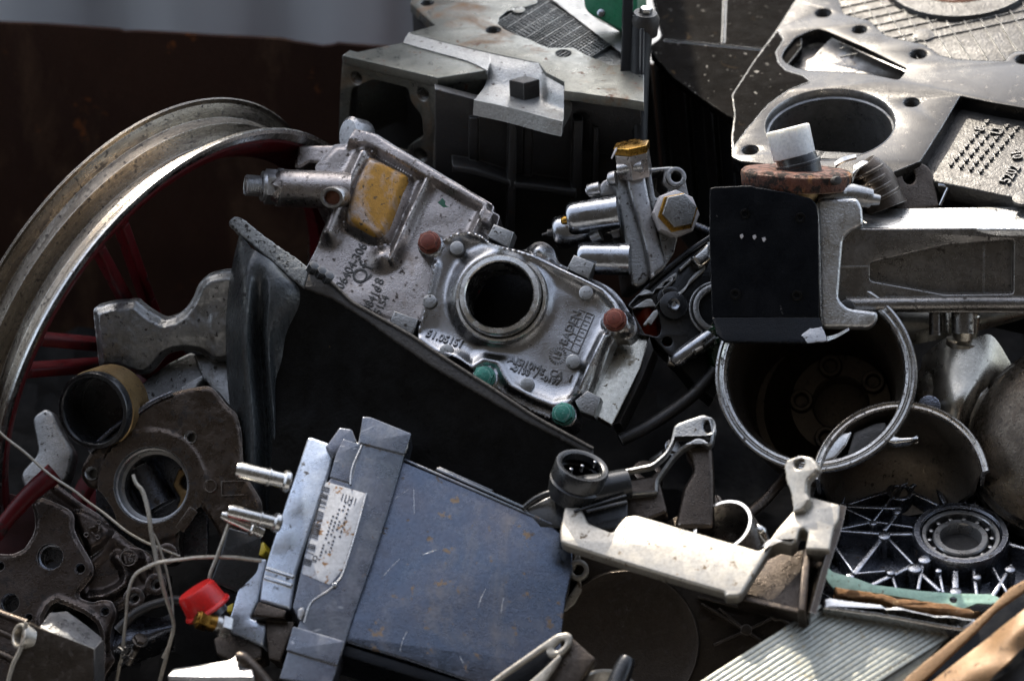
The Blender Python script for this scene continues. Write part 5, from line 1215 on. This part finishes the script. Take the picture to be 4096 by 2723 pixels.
mb = MB().prism(Dh, [(1478, 1140), (1500, 1080), (1580, 950), (1605, 925), (1612, 1000), (1570, 1080), (1510, 1130)], 0, 50, r=8, bev=6).prism(Dh, [(1535, 865), (1590, 745), (1605, 800), (1560, 880)], 0, 46, bev=6); mb.build('bright_edge', M['alu_cream'], t)

# ------------------------------------------------------------------ tube ring and bellows
t = thing('pipe_end', 'short metal pipe with a bright cut rim behind the cream bracket', 'pipe', '33', (310, 700), 480)
Tr = Pl('33', (308, 600), 520, (-.42, .60, .68))
r = 190 * K
mb = MB().lathe(Tr, (0, 0), [(r - 13, 0), (r - 11, 3), (r - 2, 3), (r, 0), (r, -260), (r - 14, -260)], 60, uv=True); mb.build('tube', M['bar'], t)
mb = MB().lathe(Tr, (0, 0), [(r - 13, 3), (r - 1, 3), (r - 1, 6), (r - 13, 6)], 60, uv=True); mb.build('cut_rim', M['alu_bright'], t)
t = thing('bellows_hose', 'brown ribbed bellows end left of the bright pipe rim', 'hose', '33', (0, 620), 430)
bl = Pl('33', (10, 640), 430, (-.5, .6, .62)); mb = MB()
for i in range(3): mb.lathe(bl, (0, 0), [(40, -i * 40), (84, -i * 40 - 4), (90, -i * 40 - 14), (84, -i * 40 - 24), (40, -i * 40 - 30)], 40, uv=True)
tag(mb.build('bellows_hose', M['alu_brown']), t['label'], 'hose'); bpy.data.objects.remove(t)
mb = MB().tube([camp('33', (510, 590), 500), camp('33', (545, 630), 510), camp('33', (580, 700), 500)], [12, 24, 14], seg=14)
tag(mb.build('broken_shard', M['alu_bright']), 'small bright metal shard beside the pipe rim', 'shard')

# ------------------------------------------------------------------ round plug connector and cast bracket behind
t = thing('round_connector', 'black round plug connector with three pins above the cream bracket', 'connector', '32', (1650, 400), 330)
Rc = Pl('32', (1612, 222), 560, (.24, .80, .50)); r = 165 * K
mb = MB().lathe(Rc, (0, 0), [(r - 26, -26), (r - 24, 2), (r - 18, 6), (r - 4, 6), (r, 0), (r + 2, -60), (r - 4, -66), (r + 3, -72), (r - 6, -140), (0, -140), (0, -26)], 50, uv=True, closed=False)
mb.tube([camp('32', (1480, 370), 530), camp('32', (1650, 380), 520), camp('32', (1900, 330), 490)], [50, 66, 60], seg=20)
mb.build('shell', M['black_gloss'], t)
for x in (1540, 1610, 1690): mb = MB().disc(Rc, Rc.uv((x, 232 - (x - 1610) * .3), -14), 7, -28, 0, uv=True, seg=12); mb.build('pin', M['zinc'], t)
mb = MB().tube([camp('32', (1250, 480), 500), camp('32', (1330, 420), 510), camp('32', (1430, 385), 520), camp('32', (1520, 400), 530)], 12, seg=10)
mb.rib(Pl('32', (1700, 450), 570, (0, .5, .86)), (1560, 500), (1890, 400), 10, 0, 12).rib(Pl('32', (1700, 450), 570, (0, .5, .86)), (1640, 500), (1895, 440), 12, 0, 14)
mb.prism(Pl('32', (1500, 520), 500, (0, .4, .9)), [(1250, 490), (1420, 400), (1900, 440), (1900, 620), (1350, 600)], -80, 0, bev=8)
mb.build('base', M['black_gloss'], t)
t = thing('engine_mount', 'dull grey forked cast bracket in the shade, right of the black plug', 'bracket', '23', (100, 1600), 200)
Em = Pl('23', (50, 1450), 430, (-.1, .35, .93))
mb = MB().prism(Em, [(-355, 1560), (-340, 1530), (-140, 1490), (-60, 1420), (-20, 1345), (0, 1250), (60, 1225), (190, 1182), (235, 1205), (258, 1290), (245, 1370), (215, 1390), (160, 1350), (60, 1400), (0, 1460), (-100, 1600), (-100, 1680), (-330, 1700), (-360, 1620)], -60, 0, [circ(Em.uv((215, 1260)), 17, 20, 1.5)], r=16, bev=12, res=3)
mb.build('arm', M['alu_matte'], t)
MB().prism(Em, [(60, 1400), (110, 1480), (120, 1540), (60, 1640), (0, 1900), (250, 1900), (250, 1600), (240, 1400), (210, 1350)], -170, -50, r=20, bev=20, res=4).build('web', M['alu_brown'], t)
mb = MB().prism(Em, [(-340, 1600), (-100, 1560), (-40, 1800), (-300, 1900)], -150, -40, [circ(Em.uv((-110, 1570), -40), 20, 20)], r=14, bev=12)
mb.build('web', M['alu_brown'], t)

# ------------------------------------------------------------------ gearbox cover with bearing
t = thing('gearbox_cover', 'oily dark ribbed gearbox cover with a round bearing seat, at the right edge', 'gearbox cover', '33', (1700, 900), 250)
Gc = Pl('33', (1800, 640), 260, (-.03, .80, .60))
go = [(870, 420), (930, 230), (1060, 140), (1250, 95), (1480, 75), (1720, 105), (1980, 220), (2450, 420), (2450, 1040), (2040, 1050), (1760, 1030), (1500, 1010), (1240, 975), (940, 890), (900, 650)]
G0 = smooth_closed(Gc.uvs(go), 4)
cx = sum(p[0] for p in G0) / len(G0); cy = sum(p[1] for p in G0) / len(G0)
inn = [(cx + (x - cx) * .9, cy + (y - cy) * .9) for x, y in G0]
mb = MB().prism(Gc, G0, -240, -104, uv=True, bev=6); mb.prism(Gc, G0, -110, -20, [inn], uv=True, bev=10)
mb.tube([Gc.c(*Gc.uv(p, -30), -30) for p in [(940, 385), (1120, 330), (1210, 300), (1300, 250), (1440, 225), (1545, 230)]], 22, seg=12)
mb.build('shell', M['iron_oily'], t)
mb = MB()
for a, b, w_ in (((1510, 830), (1240, 960), 16), ((1500, 640), (1320, 640), 16), ((1320, 640), (1000, 615), 14), ((1325, 640), (1130, 890), 18), ((1250, 562), (1000, 615), 14), ((1530, 870), (1670, 1000), 14), ((1765, 870), (1765, 990), 20), ((2120, 830), (2000, 1030), 14), ((1430, 482), (1040, 462), 14), ((1320, 620), (1420, 490), 14), ((1330, 375), (1050, 465), 14), ((1500, 380), (1660, 460), 14), ((1600, 255), (1700, 450), 14), ((1690, 300), (1930, 405), 14), ((1950, 390), (1870, 480), 14), ((1480, 350), (1610, 255), 14), ((2080, 500), (2300, 420), 14), ((2090, 700), (2400, 780), 14), ((1960, 395), (2300, 330), 12), ((1250, 562), (1500, 600), 9), ((1050, 465), (1250, 562), 9), ((1000, 615), (960, 800), 10), ((1130, 890), (1000, 700), 9), ((1320, 640), (1512, 845), 10), ((1130, 890), (1360, 870), 9), ((1360, 870), (1400, 1000), 10), ((1570, 790), (1530, 990), 12), ((1660, 860), (1690, 1010), 10), ((1880, 860), (1900, 1030), 12), ((2000, 850), (2090, 1010), 10), ((1700, 300), (1850, 470), 9), ((1420, 340), (1250, 562), 9), ((1600, 258), (1420, 340), 9), ((1100, 300), (1050, 465), 10), ((1955, 390), (2080, 510), 10), ((2070, 510), (2100, 700), 10)):
    mb.rib(Gc, a, b, w_ * 1.35, -160, -20, bev=6)
for p, r in (((1320, 640), 26), ((1512, 845), 28), ((1572, 790), 26), ((1360, 870), 18), ((2070, 510), 36), ((1600, 258), 16), ((1955, 390), 18), ((1768, 990), 24), ((2110, 850), 22), ((1105, 895), 18), ((1400, 490), 18), ((1250, 562), 16), ((1050, 465), 16), ((1700, 300), 16), ((1660, 860), 14), ((1900, 900), 18)): mb.disc(Gc, p, r, -160, -8, bev=8)
mb.ring(Gc, (1420, 340), 34, 56, -160, -30, bev=6)
mb.build('rib', M['rib_glint'], t)
q = K * 1.02
mb = MB().lathe(Gc, (1800, 640), [(r * q, h) for r, h in ((238, -30), (240, -2), (250, 4), (280, 4), (290, -6), (296, -60), (320, -160), (238, -160))], 70); mb.build('bearing_seat', M['iron_oily'], t)
mb = MB().lathe(Gc, (1800, 640), [(r * q, h) for r, h in ((205, -60), (206, -14), (212, -10), (232, -10), (237, -16), (238, -60))], 70); mb.lathe(Gc, (1800, 640), [(r * q, h) for r, h in ((120, -140), (122, -24), (128, -18), (160, -18), (168, -24), (170, -60), (150, -140))], 60); mb.build('bearing_race', M['bore'], t)
mb = MB()
for i in range(14):
    a = i * math.pi / 7; mb.lathe(Gc, (Gc.uv((1800, 640))[0] + 188 * q * math.cos(a), Gc.uv((1800, 640))[1] + 188 * q * math.sin(a)), [(0, -24), (9, -27), (13, -40), (9, -52), (0, -56)], 12, uv=True, closed=False)
mb.build('bearing_balls', M['steel'], t)
mb = MB().disc(Gc, (1800, 640), 236 * q, -170, -70); mb.build('bearing_bottom', M['strip_dark'], t)
# gasket, rust strip, radiator, tan sheets
Gg = Pl('33', (1500, 1010), 610, (0, .62, .78))
mb = MB().prism(Gg, [(932, 855), (960, 850), (1000, 885), (1130, 918), (1250, 962), (1540, 1000), (1760, 1018), (2000, 1022), (2080, 1070), (1985, 1085), (1900, 1080), (1820, 1112), (1690, 1098), (1500, 1052), (1240, 1012), (1000, 985), (965, 945)], -8, 0, [circ(Gg.uv((1752, 1058)), 15, 18)], r=6, bev=1.5)
tag(mb.build('gasket', M['green_gasket']), 'pale green torn gasket strip along the edge of the gearbox cover', 'gasket')
Rs = Pl('33', (1450, 1060), 680, (0, .6, .8))
M['rust_fibre'] = mat('brown_rusty_fibre', (.26, .12, .035), 0, .85, (.07, .035, .014), .85, 22, (.30, .2, .1), 60, .6, bump=1, bsc=250)
mb = MB().prism(Rs, [(1008, 975), (1160, 998), (1400, 1036), (1640, 1068), (1850, 1106), (1925, 1128), (1870, 1150), (1500, 1115), (1300, 1062), (1010, 1035)], -50, 0, bev=10, jag=4)
tag(mb.build('rusty_strip', M['rust_fibre'], dent=8, dsc=60), 'brown rusty fibre strip between the green gasket and the radiator', 'strip')
t = thing('radiator', 'pale finned radiator core with a bright header, in the lower right', 'radiator', '33', (1000, 1500), 850)
Rd = Pl('33', (1100, 1300), 860, (.03, .60, .80))
mb = MB().prism(Rd, [(920, 1090), (1765, 1245), (1400, 1640), (900, 1800), (-300, 1800), (100, 1640)], -120, -16, bev=4); mb.build('core', M['rad_gap'], t)
mb = MB(); n = 19
for i in range(n):
    s_ = i / (n - 1); a = (928 + 830 * s_, 1092 + 150 * s_); b = (a[0] - 725 * 1.5, a[1] + 468 * 1.5)
    mb.rib(Rd, a, b, 23, -40, 0, bev=7)
fi = mb.build('fin', M['rad'], t, dent=7, dsc=26)
mb = MB()
for i in range(n - 1):
    for j in range(60):
        s_ = (i + .5) / (n - 1); a = (928 + 830 * s_, 1092 + 150 * s_); k = j / 60 * 1.3
        p = (a[0] - 725 * k, a[1] + 468 * k)
        mb.box(Rd, Rd.uv(p), 9, 16, -30, -4, 40 + (20 if j % 2 else -20), bev=1)
mb.build('corrugation', M['rad_gap'], t)
mb = MB().prism(Rd, [(930, 1052), (965, 1038), (1100, 1060), (1300, 1082), (1330, 1105), (1400, 1095), (1500, 1120), (1640, 1150), (1720, 1150), (1895, 1178), (1885, 1200), (1830, 1245), (1752, 1238), (1300, 1158), (938, 1108)], -60, 50, r=6, bev=10, jag=1.2); mb.build('header', M['alu_bright'], t)
t = thing('bent_sheet', 'tan rusty bent metal sheet in the lower right corner', 'metal sheet', '33', (2000, 1500), 1000)
Ts = Pl('33', (1900, 1250), 980, (-.25, .45, .86))
mb = MB().prism(Ts, [(2260, 890), (2195, 932), (2100, 985), (2000, 1085), (1840, 1228), (1560, 1450), (1425, 1570), (1330, 1660), (1440, 1660), (1600, 1535), (1860, 1290), (2030, 1120), (2260, 960)], -20, 0, r=10, bev=8, jag=1.2); mb.build('rolled_edge', M['tan'], t)
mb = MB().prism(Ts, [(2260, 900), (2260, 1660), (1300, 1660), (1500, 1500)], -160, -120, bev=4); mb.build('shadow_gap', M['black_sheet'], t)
Z = lambda x, y, o: (x, y, Ts.z((x, y)) + o)
mb = MB().sheet('33', [[Z(2280, 1050, -20), Z(2150, 1150, 10), Z(1950, 1310, -10), Z(1760, 1450, 10), Z(1500, 1660, -10)], [Z(2280, 1180, 40), Z(2150, 1260, 60), Z(2000, 1400, 50), Z(1850, 1510, 60), Z(1650, 1680, 40)], [Z(2280, 1300, 30), Z(2180, 1370, 40), Z(2100, 1440, 70), Z(1990, 1540, 60), Z(1880, 1690, 30)]], 16)
mb.build('panel', M['tan'], t, dent=10, dsc=16)
mb = MB().prism(Ts, [(2290, 1330), (2140, 1470), (1960, 1600), (1930, 1700), (2290, 1700)], -80, -30, bev=8); mb.build('back_panel', M['strip_dark'], t)
# ------------------------------------------------------------------ rims and hub at the right
def rimring(pl, c, r, prof, seg=90): return MB().lathe(pl, c, [(x * r, y * r) for x, y in prof], seg)
t = thing('wheel_rim', 'round bare wheel rim seen into its dark barrel, below the black bracket plate', 'wheel rim', '23', (888, 932), 150)
Rr = Pl('23', (888, 932), 150, (-.14, .24, .96)); r = 628 * K
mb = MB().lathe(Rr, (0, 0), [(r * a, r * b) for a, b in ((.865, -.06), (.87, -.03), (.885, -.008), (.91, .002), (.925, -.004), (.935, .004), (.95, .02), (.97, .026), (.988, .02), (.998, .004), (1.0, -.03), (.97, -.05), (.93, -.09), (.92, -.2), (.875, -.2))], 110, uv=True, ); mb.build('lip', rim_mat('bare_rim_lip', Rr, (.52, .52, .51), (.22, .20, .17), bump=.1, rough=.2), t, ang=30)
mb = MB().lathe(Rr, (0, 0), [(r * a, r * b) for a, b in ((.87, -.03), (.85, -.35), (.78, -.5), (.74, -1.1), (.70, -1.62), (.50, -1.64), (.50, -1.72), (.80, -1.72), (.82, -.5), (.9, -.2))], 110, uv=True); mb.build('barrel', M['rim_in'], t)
hubc = Rr.uv((1045, 1120), -1.45 * r)
mb = MB().lathe(Rr, hubc, [(110, -1.62 * r), (112, -1.46 * r), (120, -1.44 * r), (205, -1.44 * r), (230, -1.5 * r), (320, -1.62 * r), (330, -1.7 * r), (110, -1.7 * r)], 60, uv=True)
for k in range(5):
    p = (hubc[0] + 160 * math.cos(k * 1.2566 + .55), hubc[1] + 160 * math.sin(k * 1.2566 + .55))
    mb.lathe(Rr, p, [(24, -1.6 * r), (26, -1.38 * r), (32, -1.36 * r), (44, -1.36 * r), (50, -1.4 * r), (50, -1.6 * r)], 24, uv=True)
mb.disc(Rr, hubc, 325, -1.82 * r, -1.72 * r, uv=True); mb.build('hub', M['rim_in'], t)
t = thing('cracked_alloy_wheel', 'broken half rim with a curved pale lip in front of the round rim', 'wheel rim', '23', (1420, 1610), 330)
R2 = Pl('23', (1420, 1610), 330, (-.12, .42, .90)); r = 545 * K
mb = MB().lathe(R2, (0, 0), [(r * a, r * b) for a, b in ((.9, -.05), (.905, -.02), (.925, .004), (.945, .0), (.955, .012), (.975, .02), (.99, .012), (1, -.01), (1, -.05), (.95, -.1), (.94, -.45), (.9, -.45))], 80, uv=True, a0=5, a1=175); mb.build('lip', rim_mat('broken_rim_lip', R2, (.50, .48, .45), (.2, .17, .13), bump=.12, rough=.22), t)
mb = MB().lathe(R2, (0, 0), [(r * a, r * b) for a, b in ((.9, -.06), (.86, -.2), (.78, -.6), (.6, -.9), (.3, -1.02), (0, -1.05), (0, -1.1), (.35, -1.07), (.66, -.95), (.84, -.62))], 80, uv=True, a0=5, a1=175); mb.build('web', M['drum'], t)
MB().prism(R2, [(885, 1470), (930, 1380), (1000, 1310), (1120, 1290), (1080, 1380), (1010, 1460), (930, 1490)], -60, -20, r=10, bev=8).build('torn_piece', M['alu_bright'], t)
mb = MB().prism(R2, [(1320, 1350), (1350, 1310), (1420, 1330), (1540, 1325), (1480, 1355), (1380, 1368)], -40, 10, r=8, bev=8); mb.build('torn_piece', M['alu_bright'], t)
mb = MB().prism(R2, [(1130, 1290), (1260, 1240), (1330, 1230), (1350, 1290), (1300, 1360), (1150, 1420), (1080, 1460)], -80, -30, r=10, bev=10); mb.build('rubber_scrap', M['strip_dark'], t, dent=8, dsc=40)
t = thing('brake_drum', 'brown grooved brake drum with one bright edge, at the right edge', 'brake drum', '23', (2420, 1330), 240)
Bd = Pl('23', (2420, 1330), 240, (-.42, .30, .86)); r = 640 * K
mb = MB().lathe(Bd, (0, 0), [(r * a, r * b) for a, b in ((0, .24), (.3, .232), (.5, .205), (.66, .16), (.78, .10), (.86, .04), (.875, .03), (.885, .0), (.93, -.05), (.945, -.06), (.955, -.10), (.985, -.14), (1, -.2), (1, -.34), (.97, -.36), (.97, -.44), (1, -.46), (1, -.6), (0, -.6))], 120, uv=True, closed=False); mb.build('drum', rim_mat('worn_drum_face', Bd, (.13, .108, .082), (.045, .035, .026)), t, ang=25)
mb = MB().lathe(Bd, (0, 0), [(r * 1.002, r * -.21), (r * 1.02, r * -.24), (r * 1.02, r * -.30), (r * 1.002, r * -.33)], 60, uv=True, a0=128, a1=158); mb.build('bright_edge', M['alu_bright'], t)
t = thing('hub_casting', 'satin alloy hub casting with an upright neck, between the round rim and the drum', 'hub casting', '23', (1850, 1200), -60)
hx = Pl('23', (1815, 800), -60, (.05, .93, .36)); k = K
mb = MB().lathe(hx, (0, 0), [(0, 170), (72 * k, 170), (80 * k, 165), (80 * k, 62), (115 * k, 56), (122 * k, 40), (122 * k, 0), (150 * k, -40), (270 * k, -110), (330 * k, -180), (350 * k, -420), (0, -420)], 60, uv=True, closed=False); mb.build('neck', M['hub_alloy'], t)
mb = MB().sheet('23', [[(1560, 820, -140), (1720, 700, -40), (1850, 720, 10), (1990, 690, -30), (2110, 860, -80)], [(1540, 950, -120), (1690, 930, 40), (1830, 950, 80), (1960, 930, 40), (2110, 960, -80)], [(1520, 1130, -80), (1650, 1130, 60), (1790, 1120, 130), (1900, 1100, 60), (1990, 1060, -60)], [(1500, 1380, -60), (1640, 1350, 40), (1750, 1340, 80), (1850, 1330, 30), (1930, 1300, -60)]], 30); mb.build('body', M['hub_alloy'], t)
mb = MB().tube([camp('23', (1678, 480), -100), camp('23', (1678, 672), -90)], 33, seg=20, n=1); mb.build('stud', M['bar'], t)
mb = MB().disc(Pl('23', (1600, 1140), 90, (-.1, .2, .96)), (0, 0), 46, -30, 10, uv=True); mb.build('hole_plug', M['iron_oily'], t)
mb = MB().sheet('23', [[(1380, 420, -330), (1800, 440, -320), (2400, 420, -330)], [(1390, 600, -260), (1800, 590, -250), (2400, 510, -280)], [(1440, 760, -300), (1800, 690, -270), (2150, 600, -300)]], 30)
tag(mb.build('alloy_spoke', M['hub_alloy']), 'wide satin alloy wheel spoke behind the hub neck under the silver bar', 'wheel spoke')

# ------------------------------------------------------------------ black bracket plate and silver bar
TOFF = -300
t = thing('bracket_bar', 'black bracket plate welded to a thick silver bar, sticking in from the right', 'bracket bar', '23', (1000, 600), 480)
Bp = Pl('23', (560, 180), 520, (-.04, -.05, 1))
mb = MB().prism(Bp, [(226, -228), (250, -236), (480, -246), (500, -238), (700, -205), (855, -168), (890, -135), (905, -60), (912, 580), (240, 582), (222, 100)], -24, 0, r=6, bev=4, jag=.8)
for p in ((445, -72), (792, -48)): MB().ring(Bp, p, 10, 20, -2, 8, bev=4).build('rivet', M['black_rubber'], t)
for p in ((385, 432), (772, 440)): MB().ring(Bp, p, 10, 22, -2, 8, bev=4).build('rivet', M['black_rubber'], t)
mb.build('plate', M['black_sheet'], t)
Bf = Bp.wall((240, 580), (912, 580), 0); Bf = Pl('23', Bf.o, 0, (-.02, .42, .90))
mb = MB().prism(Bf, [(238, 578), (912, 576), (968, 726), (840, 738), (320, 730), (276, 692)], -12, 6, r=8, bev=4, jag=.8); mb.build('lower_flange', M['black_sheet'], t)
mb = MB().prism(Bf, [(800, 690), (850, 650), (925, 640), (968, 726), (840, 738)], 4, 9, bev=1, jag=2).sheet('23', [[(965, 726, 600), (1030, 700, 570), (1100, 658, 520)], [(960, 700, 600), (1030, 682, 570), (1095, 645, 520)]], 8, n=3); mb.build('bare_corner', M['alu'], t)
mb = MB()
for p in ((425, 70), (505, 75), (565, 90)): mb.prism(Bp, [(p[0] - 12, p[1] - 8), (p[0] + 6, p[1] - 14), (p[0] + 12, p[1] + 2), (p[0], p[1] + 18), (p[0] - 10, p[1] + 8)], 0, 2, bev=.5)
mb.build('paint_chip', M['white_paint'], t)
Bg = Pl('23', (1050, 200), 470, (-.10, .06, .99))
mb = MB().prism(Bg, [(892, -150), (930, -170), (1150, -168), (1180, -110), (1188, 0), (1100, 40), (1060, 90), (1030, 460), (1090, 520), (1280, 545), (1275, 600), (1230, 645), (932, 640), (915, 560), (900, 0)], -140, 0, r=16, bev=16, res=4)
mb.build('end_post', M['bar_top'], t)
Ba = Pl('23', (1700, 260), 420, (0, -.10, .99))
mb = MB().prism(Ba, [(1050, 20), (1290, 22), (2500, 12), (2500, 560), (1100, 545), (1030, 470)], -60, 0, [rounded(Ba.uvs([(1230, 240), (1700, 130), (2130, 92), (2130, 430), (1700, 436), (1230, 350)]), 12)], r=8, bev=8)
mb.prism(Ba, [(1200, 60), (2400, 60), (2400, 460), (1200, 460)], -100, -44, bev=6)
mb.rib(Ba, (1030, 265), (1215, 262), 6, -2, 5, bev=2).rib(Ba, (1945, 130), (1945, 430), 6, -46, -38, bev=2)
mb.tube([Ba.c(*Ba.uv(p, 0), 0) for p in [(1080, 500), (1500, 495), (2500, 488)]], 30, seg=16)
mb.build('bar', M['bar'], t, dent=3, dsc=9)
tn = (UPW + Vector((-.05, 0, .02)))
Bt = Pl('23', (1700, 22), 424, tn)
mb = MB().prism(Bt, [(1150, -104), (2500, -126), (2500, 22), (1282, 26), (1050, 24), (1060, -60)], -40, 0, r=6, bev=12, res=4, jag=.7); mb.build('bar_top', M['bar_top'], t)
mb = MB().disc(Pl('23', (1085, 520), 470, (0, .1, .99)), (0, 0), 34, -30, 6, uv=True, bev=8); mb.build('bar_bolt', M['iron'], t)
mb = MB().tube([camp('23', (1640, 540), 330), camp('23', (1640, 690), 330)], 26, seg=16).tube([camp('23', (1815, 530), 340), camp('23', (1815, 680), 340)], 48, seg=20); mb.build('bar_foot', M['bar'], t)
# objects on the bar
t = thing('knuckle', 'worn grey steel knuckle with a rounded nose on top of the silver bar', 'steel fitting', '13', (1050, 1260), 380)
mb = MB().tube([camp('13', (900, 1265), 400), camp('13', (1000, 1228), 390), (camp('13', (1120, 1222), 380)), camp('13', (1235, 1240), 370)], [26, 44, 46, 38], seg=20)
mb.tube([camp('13', (1180, 1240), 370), camp('13', (1290, 1252), 365)], [30, 20], seg=16); mb.disc(Pl('13', (1070, 1200), 420, (0, .6, .8)), (0, 0), 14, -10, 14, uv=True)
tag(mb.build('knuckle', M['steel'], dent=5, dsc=20), t['label'], t['category']); bpy.data.objects.remove(t)
t = thing('rusty_flange', 'rusty orange round flange with a drilled hole, on the black bracket plate', 'flange', '13', (760, 1180), 330)
Rf = Pl('13', (768, 1068), 330, (.03, .985, .16)); r = 345 * K
mb = MB().lathe(Rf, (0, 0), [(r * .2, 4), (r * .86, 6), (r * .95, 2), (r * .995, -8), (r, -18), (r * .985, -62), (r * .96, -70), (r * .2, -70)], 70, uv=True); mb.build('disc', M['rust'], t, dent=3, dsc=30)
mb = MB().disc(Pl('13', (1025, 1132), 540, (.35, .05, .93)), (0, 0), 17, -30, 6, uv=True); mb.build('hole', M['strip_dark'], t)
mb = MB().lathe(Rf, (-30, 0), [(0, -68), (r * .66, -68), (r * .7, -74), (r * .68, -120), (0, -120)], 50, uv=True, closed=False); mb.build('spigot', M['sleeve'], t)
t = thing('pipe_plug', 'white plastic cap pushed on a black hose end, in front of the bore', 'plastic cap', '13', (760, 1030), 300)
Wc = Pl('13', (712, 800), 330, (-.24, .97, .04))
mb = MB().lathe(Wc, (0, 0), [(62, -6), (78, -2), (86, -4), (88, -12), (86, -120), (80, -124), (76, -20), (60, -14), (0, -16)], 44, uv=True, closed=False); mb.build('cap', M['white_plastic'], t, dent=3, dsc=40)
mb = MB().tube([camp('13', (750, 960), 325), camp('13', (785, 1040), 330), camp('13', (800, 1100), 330)], [78, 84, 84], seg=28).ring(Pl('13', (785, 1020), 330, (-.24, .95, .16)), (0, 0), 60, 88, -10, 6, uv=True); mb.build('hose', M['black_gloss'], t)
t = thing('clutch_fork', 'dark oily cast fork with an eared hole, behind the silver bar', 'casting', '13', (1400, 1280), 200)
Cf = Pl('13', (1480, 1150), 180, (.15, .30, .94))
mb = MB().prism(Cf, [(1352, 1100), (1400, 1035), (1440, 1008), (1510, 1002), (1590, 1035), (1625, 1080), (1650, 1180), (1668, 1300), (1400, 1330), (1340, 1200)], -90, 0, [circ(Cf.uv((1475, 1105)), 24, 24, 1.3)], r=16, bev=12, res=3); mb.build('ear', M['alu_brown'], t)
mb = MB().tube([camp('13', (1180, 1035), 250), camp('13', (1260, 1140), 240), camp('13', (1330, 1310), 240)], [60, 84, 90], seg=24)
for i in range(4): mb.lathe(Pl('13', camp('13', (1200 + i * 28, 1075 + i * 50), 250 - i * 2), 0, (-.45, .88, .1)), (0, 0), [(50, 0), (80 + i * 4, 0), (82 + i * 4, -6), (80 + i * 4, -12), (50, -12)], 30, uv=True)
mb.build('barrel', M['alu_brown'], t)
mb = MB().sheet('13', [[(1130, 1040, 290), (1180, 1010, 280), (1225, 1015, 270)], [(1120, 1090, 320), (1150, 1060, 320), (1185, 1040, 310)], [(1115, 1150, 310), (1130, 1130, 310), (1150, 1100, 300)]], 16).sheet('13', [[(1005, 1020, 260), (1060, 985, 255), (1140, 968, 245)], [(1010, 1040, 270), (1065, 1010, 265), (1145, 985, 255)]], 14)
mb.build('worn_lip', M['alu_bright'], t)
mb = MB().tube([camp('13', (1655, 1160), 180), camp('13', (1715, 1172), 180), camp('13', (1700, 1220), 185), camp('13', (1668, 1290), 190)], 7, seg=8)
tag(mb.build('wire_clip', M['zinc']), 'thin bent wire clip beside the dark cast fork', 'clip')
TOFF = 0
# ------------------------------------------------------------------ small loose scrap lying deep in the gaps
def loose_bolt(f, p, t, d, L, r, lab, m='steel'):
    th = thing('loose_bolt', lab, 'bolt', f, p, t)
    P = Pl(f, camp(f, p, t), 0, d)
    MB().hexa(P, (0, 0), r * 1.8, 0, r * 1.2, uv=True, bev=3).disc(P, (0, 0), r * 2.1, -5, 1, uv=True).build('head', M[m], th)
    pr = [(0, 0)]; z = -4
    pr = [(0, -4), (r, -4), (r, -L * .35)]; z = -L * .35
    while z > -L + 6: pr += [(r * .86, z - 4), (r, z - 8)]; z -= 8
    pr += [(r * .7, -L), (0, -L)]
    MB().lathe(P, (0, 0), pr, 20, uv=True, closed=False).build('shank', M[m], th)
loose_bolt('s', (2690, 1790), 60, (.5, .4, .77), 150, 17, 'loose steel bolt lying in the dark gap between the pump cover and the round rim')
loose_bolt('s', (2860, 2010), 150, (-.6, .3, .75), 170, 15, 'dull bolt in the dark gap under the round rim, right of the forked bracket', 'alu_brown')
loose_bolt('s', (560, 2560), 330, (.4, .7, .6), 140, 15, 'brown loose bolt in the dark gap between the engine casting and the blue box', 'alu_brown')
loose_bolt('s', (2630, 760), -420, (-.3, .5, .8), 170, 16, 'dark bolt lying in the gap above the brass hex nut', 'iron_oily')
def loose_ring(f, p, t, d, r, lab, m='alu_brown', name='washer', cat='washer'):
    P = Pl(f, camp(f, p, t), 0, d)
    tag(MB().ring(P, (0, 0), r * .55, r, -8, 6, uv=True, bev=3).build(name, M[m]), lab, cat)
loose_ring('s', (2590, 1890), 100, (.2, .7, .68), 62, 'flat brown washer in the dark gap right of the pump cover')
loose_ring('s', (2640, 940), -480, (.1, .5, .85), 56, 'oily dark ring in the gap behind the valve block cylinders', 'iron')
def loose_pipe(f, pts, r, lab, m):
    tag(MB().tube([camp(f, p[:2], p[2]) for p in pts], r, seg=16).build('pipe_piece', M[m]), lab, 'pipe')
loose_pipe('s', [(2480, 1760, 20), (2600, 1700, 0), (2760, 1590, -60), (2860, 1480, -100)], 26, 'thin dark pipe running up behind the pump cover to the bracket plate', 'iron')
loose_pipe('s', [(2960, 2080, 180), (3060, 2000, 120), (3160, 1880, 60)], 22, 'short dull pipe under the bottom of the round rim', 'alu_brown')
loose_pipe('s', [(470, 2520, 330), (560, 2440, 320), (700, 2400, 300), (800, 2430, 290)], 20, 'bent dark pipe in the gap between the engine casting and the red cap', 'iron')
loose_pipe('s', [(2560, 520, -520), (2600, 700, -480), (2700, 860, -420), (2840, 930, -400)], 20, 'dark curved pipe in the gap behind the valve block', 'iron_oily')
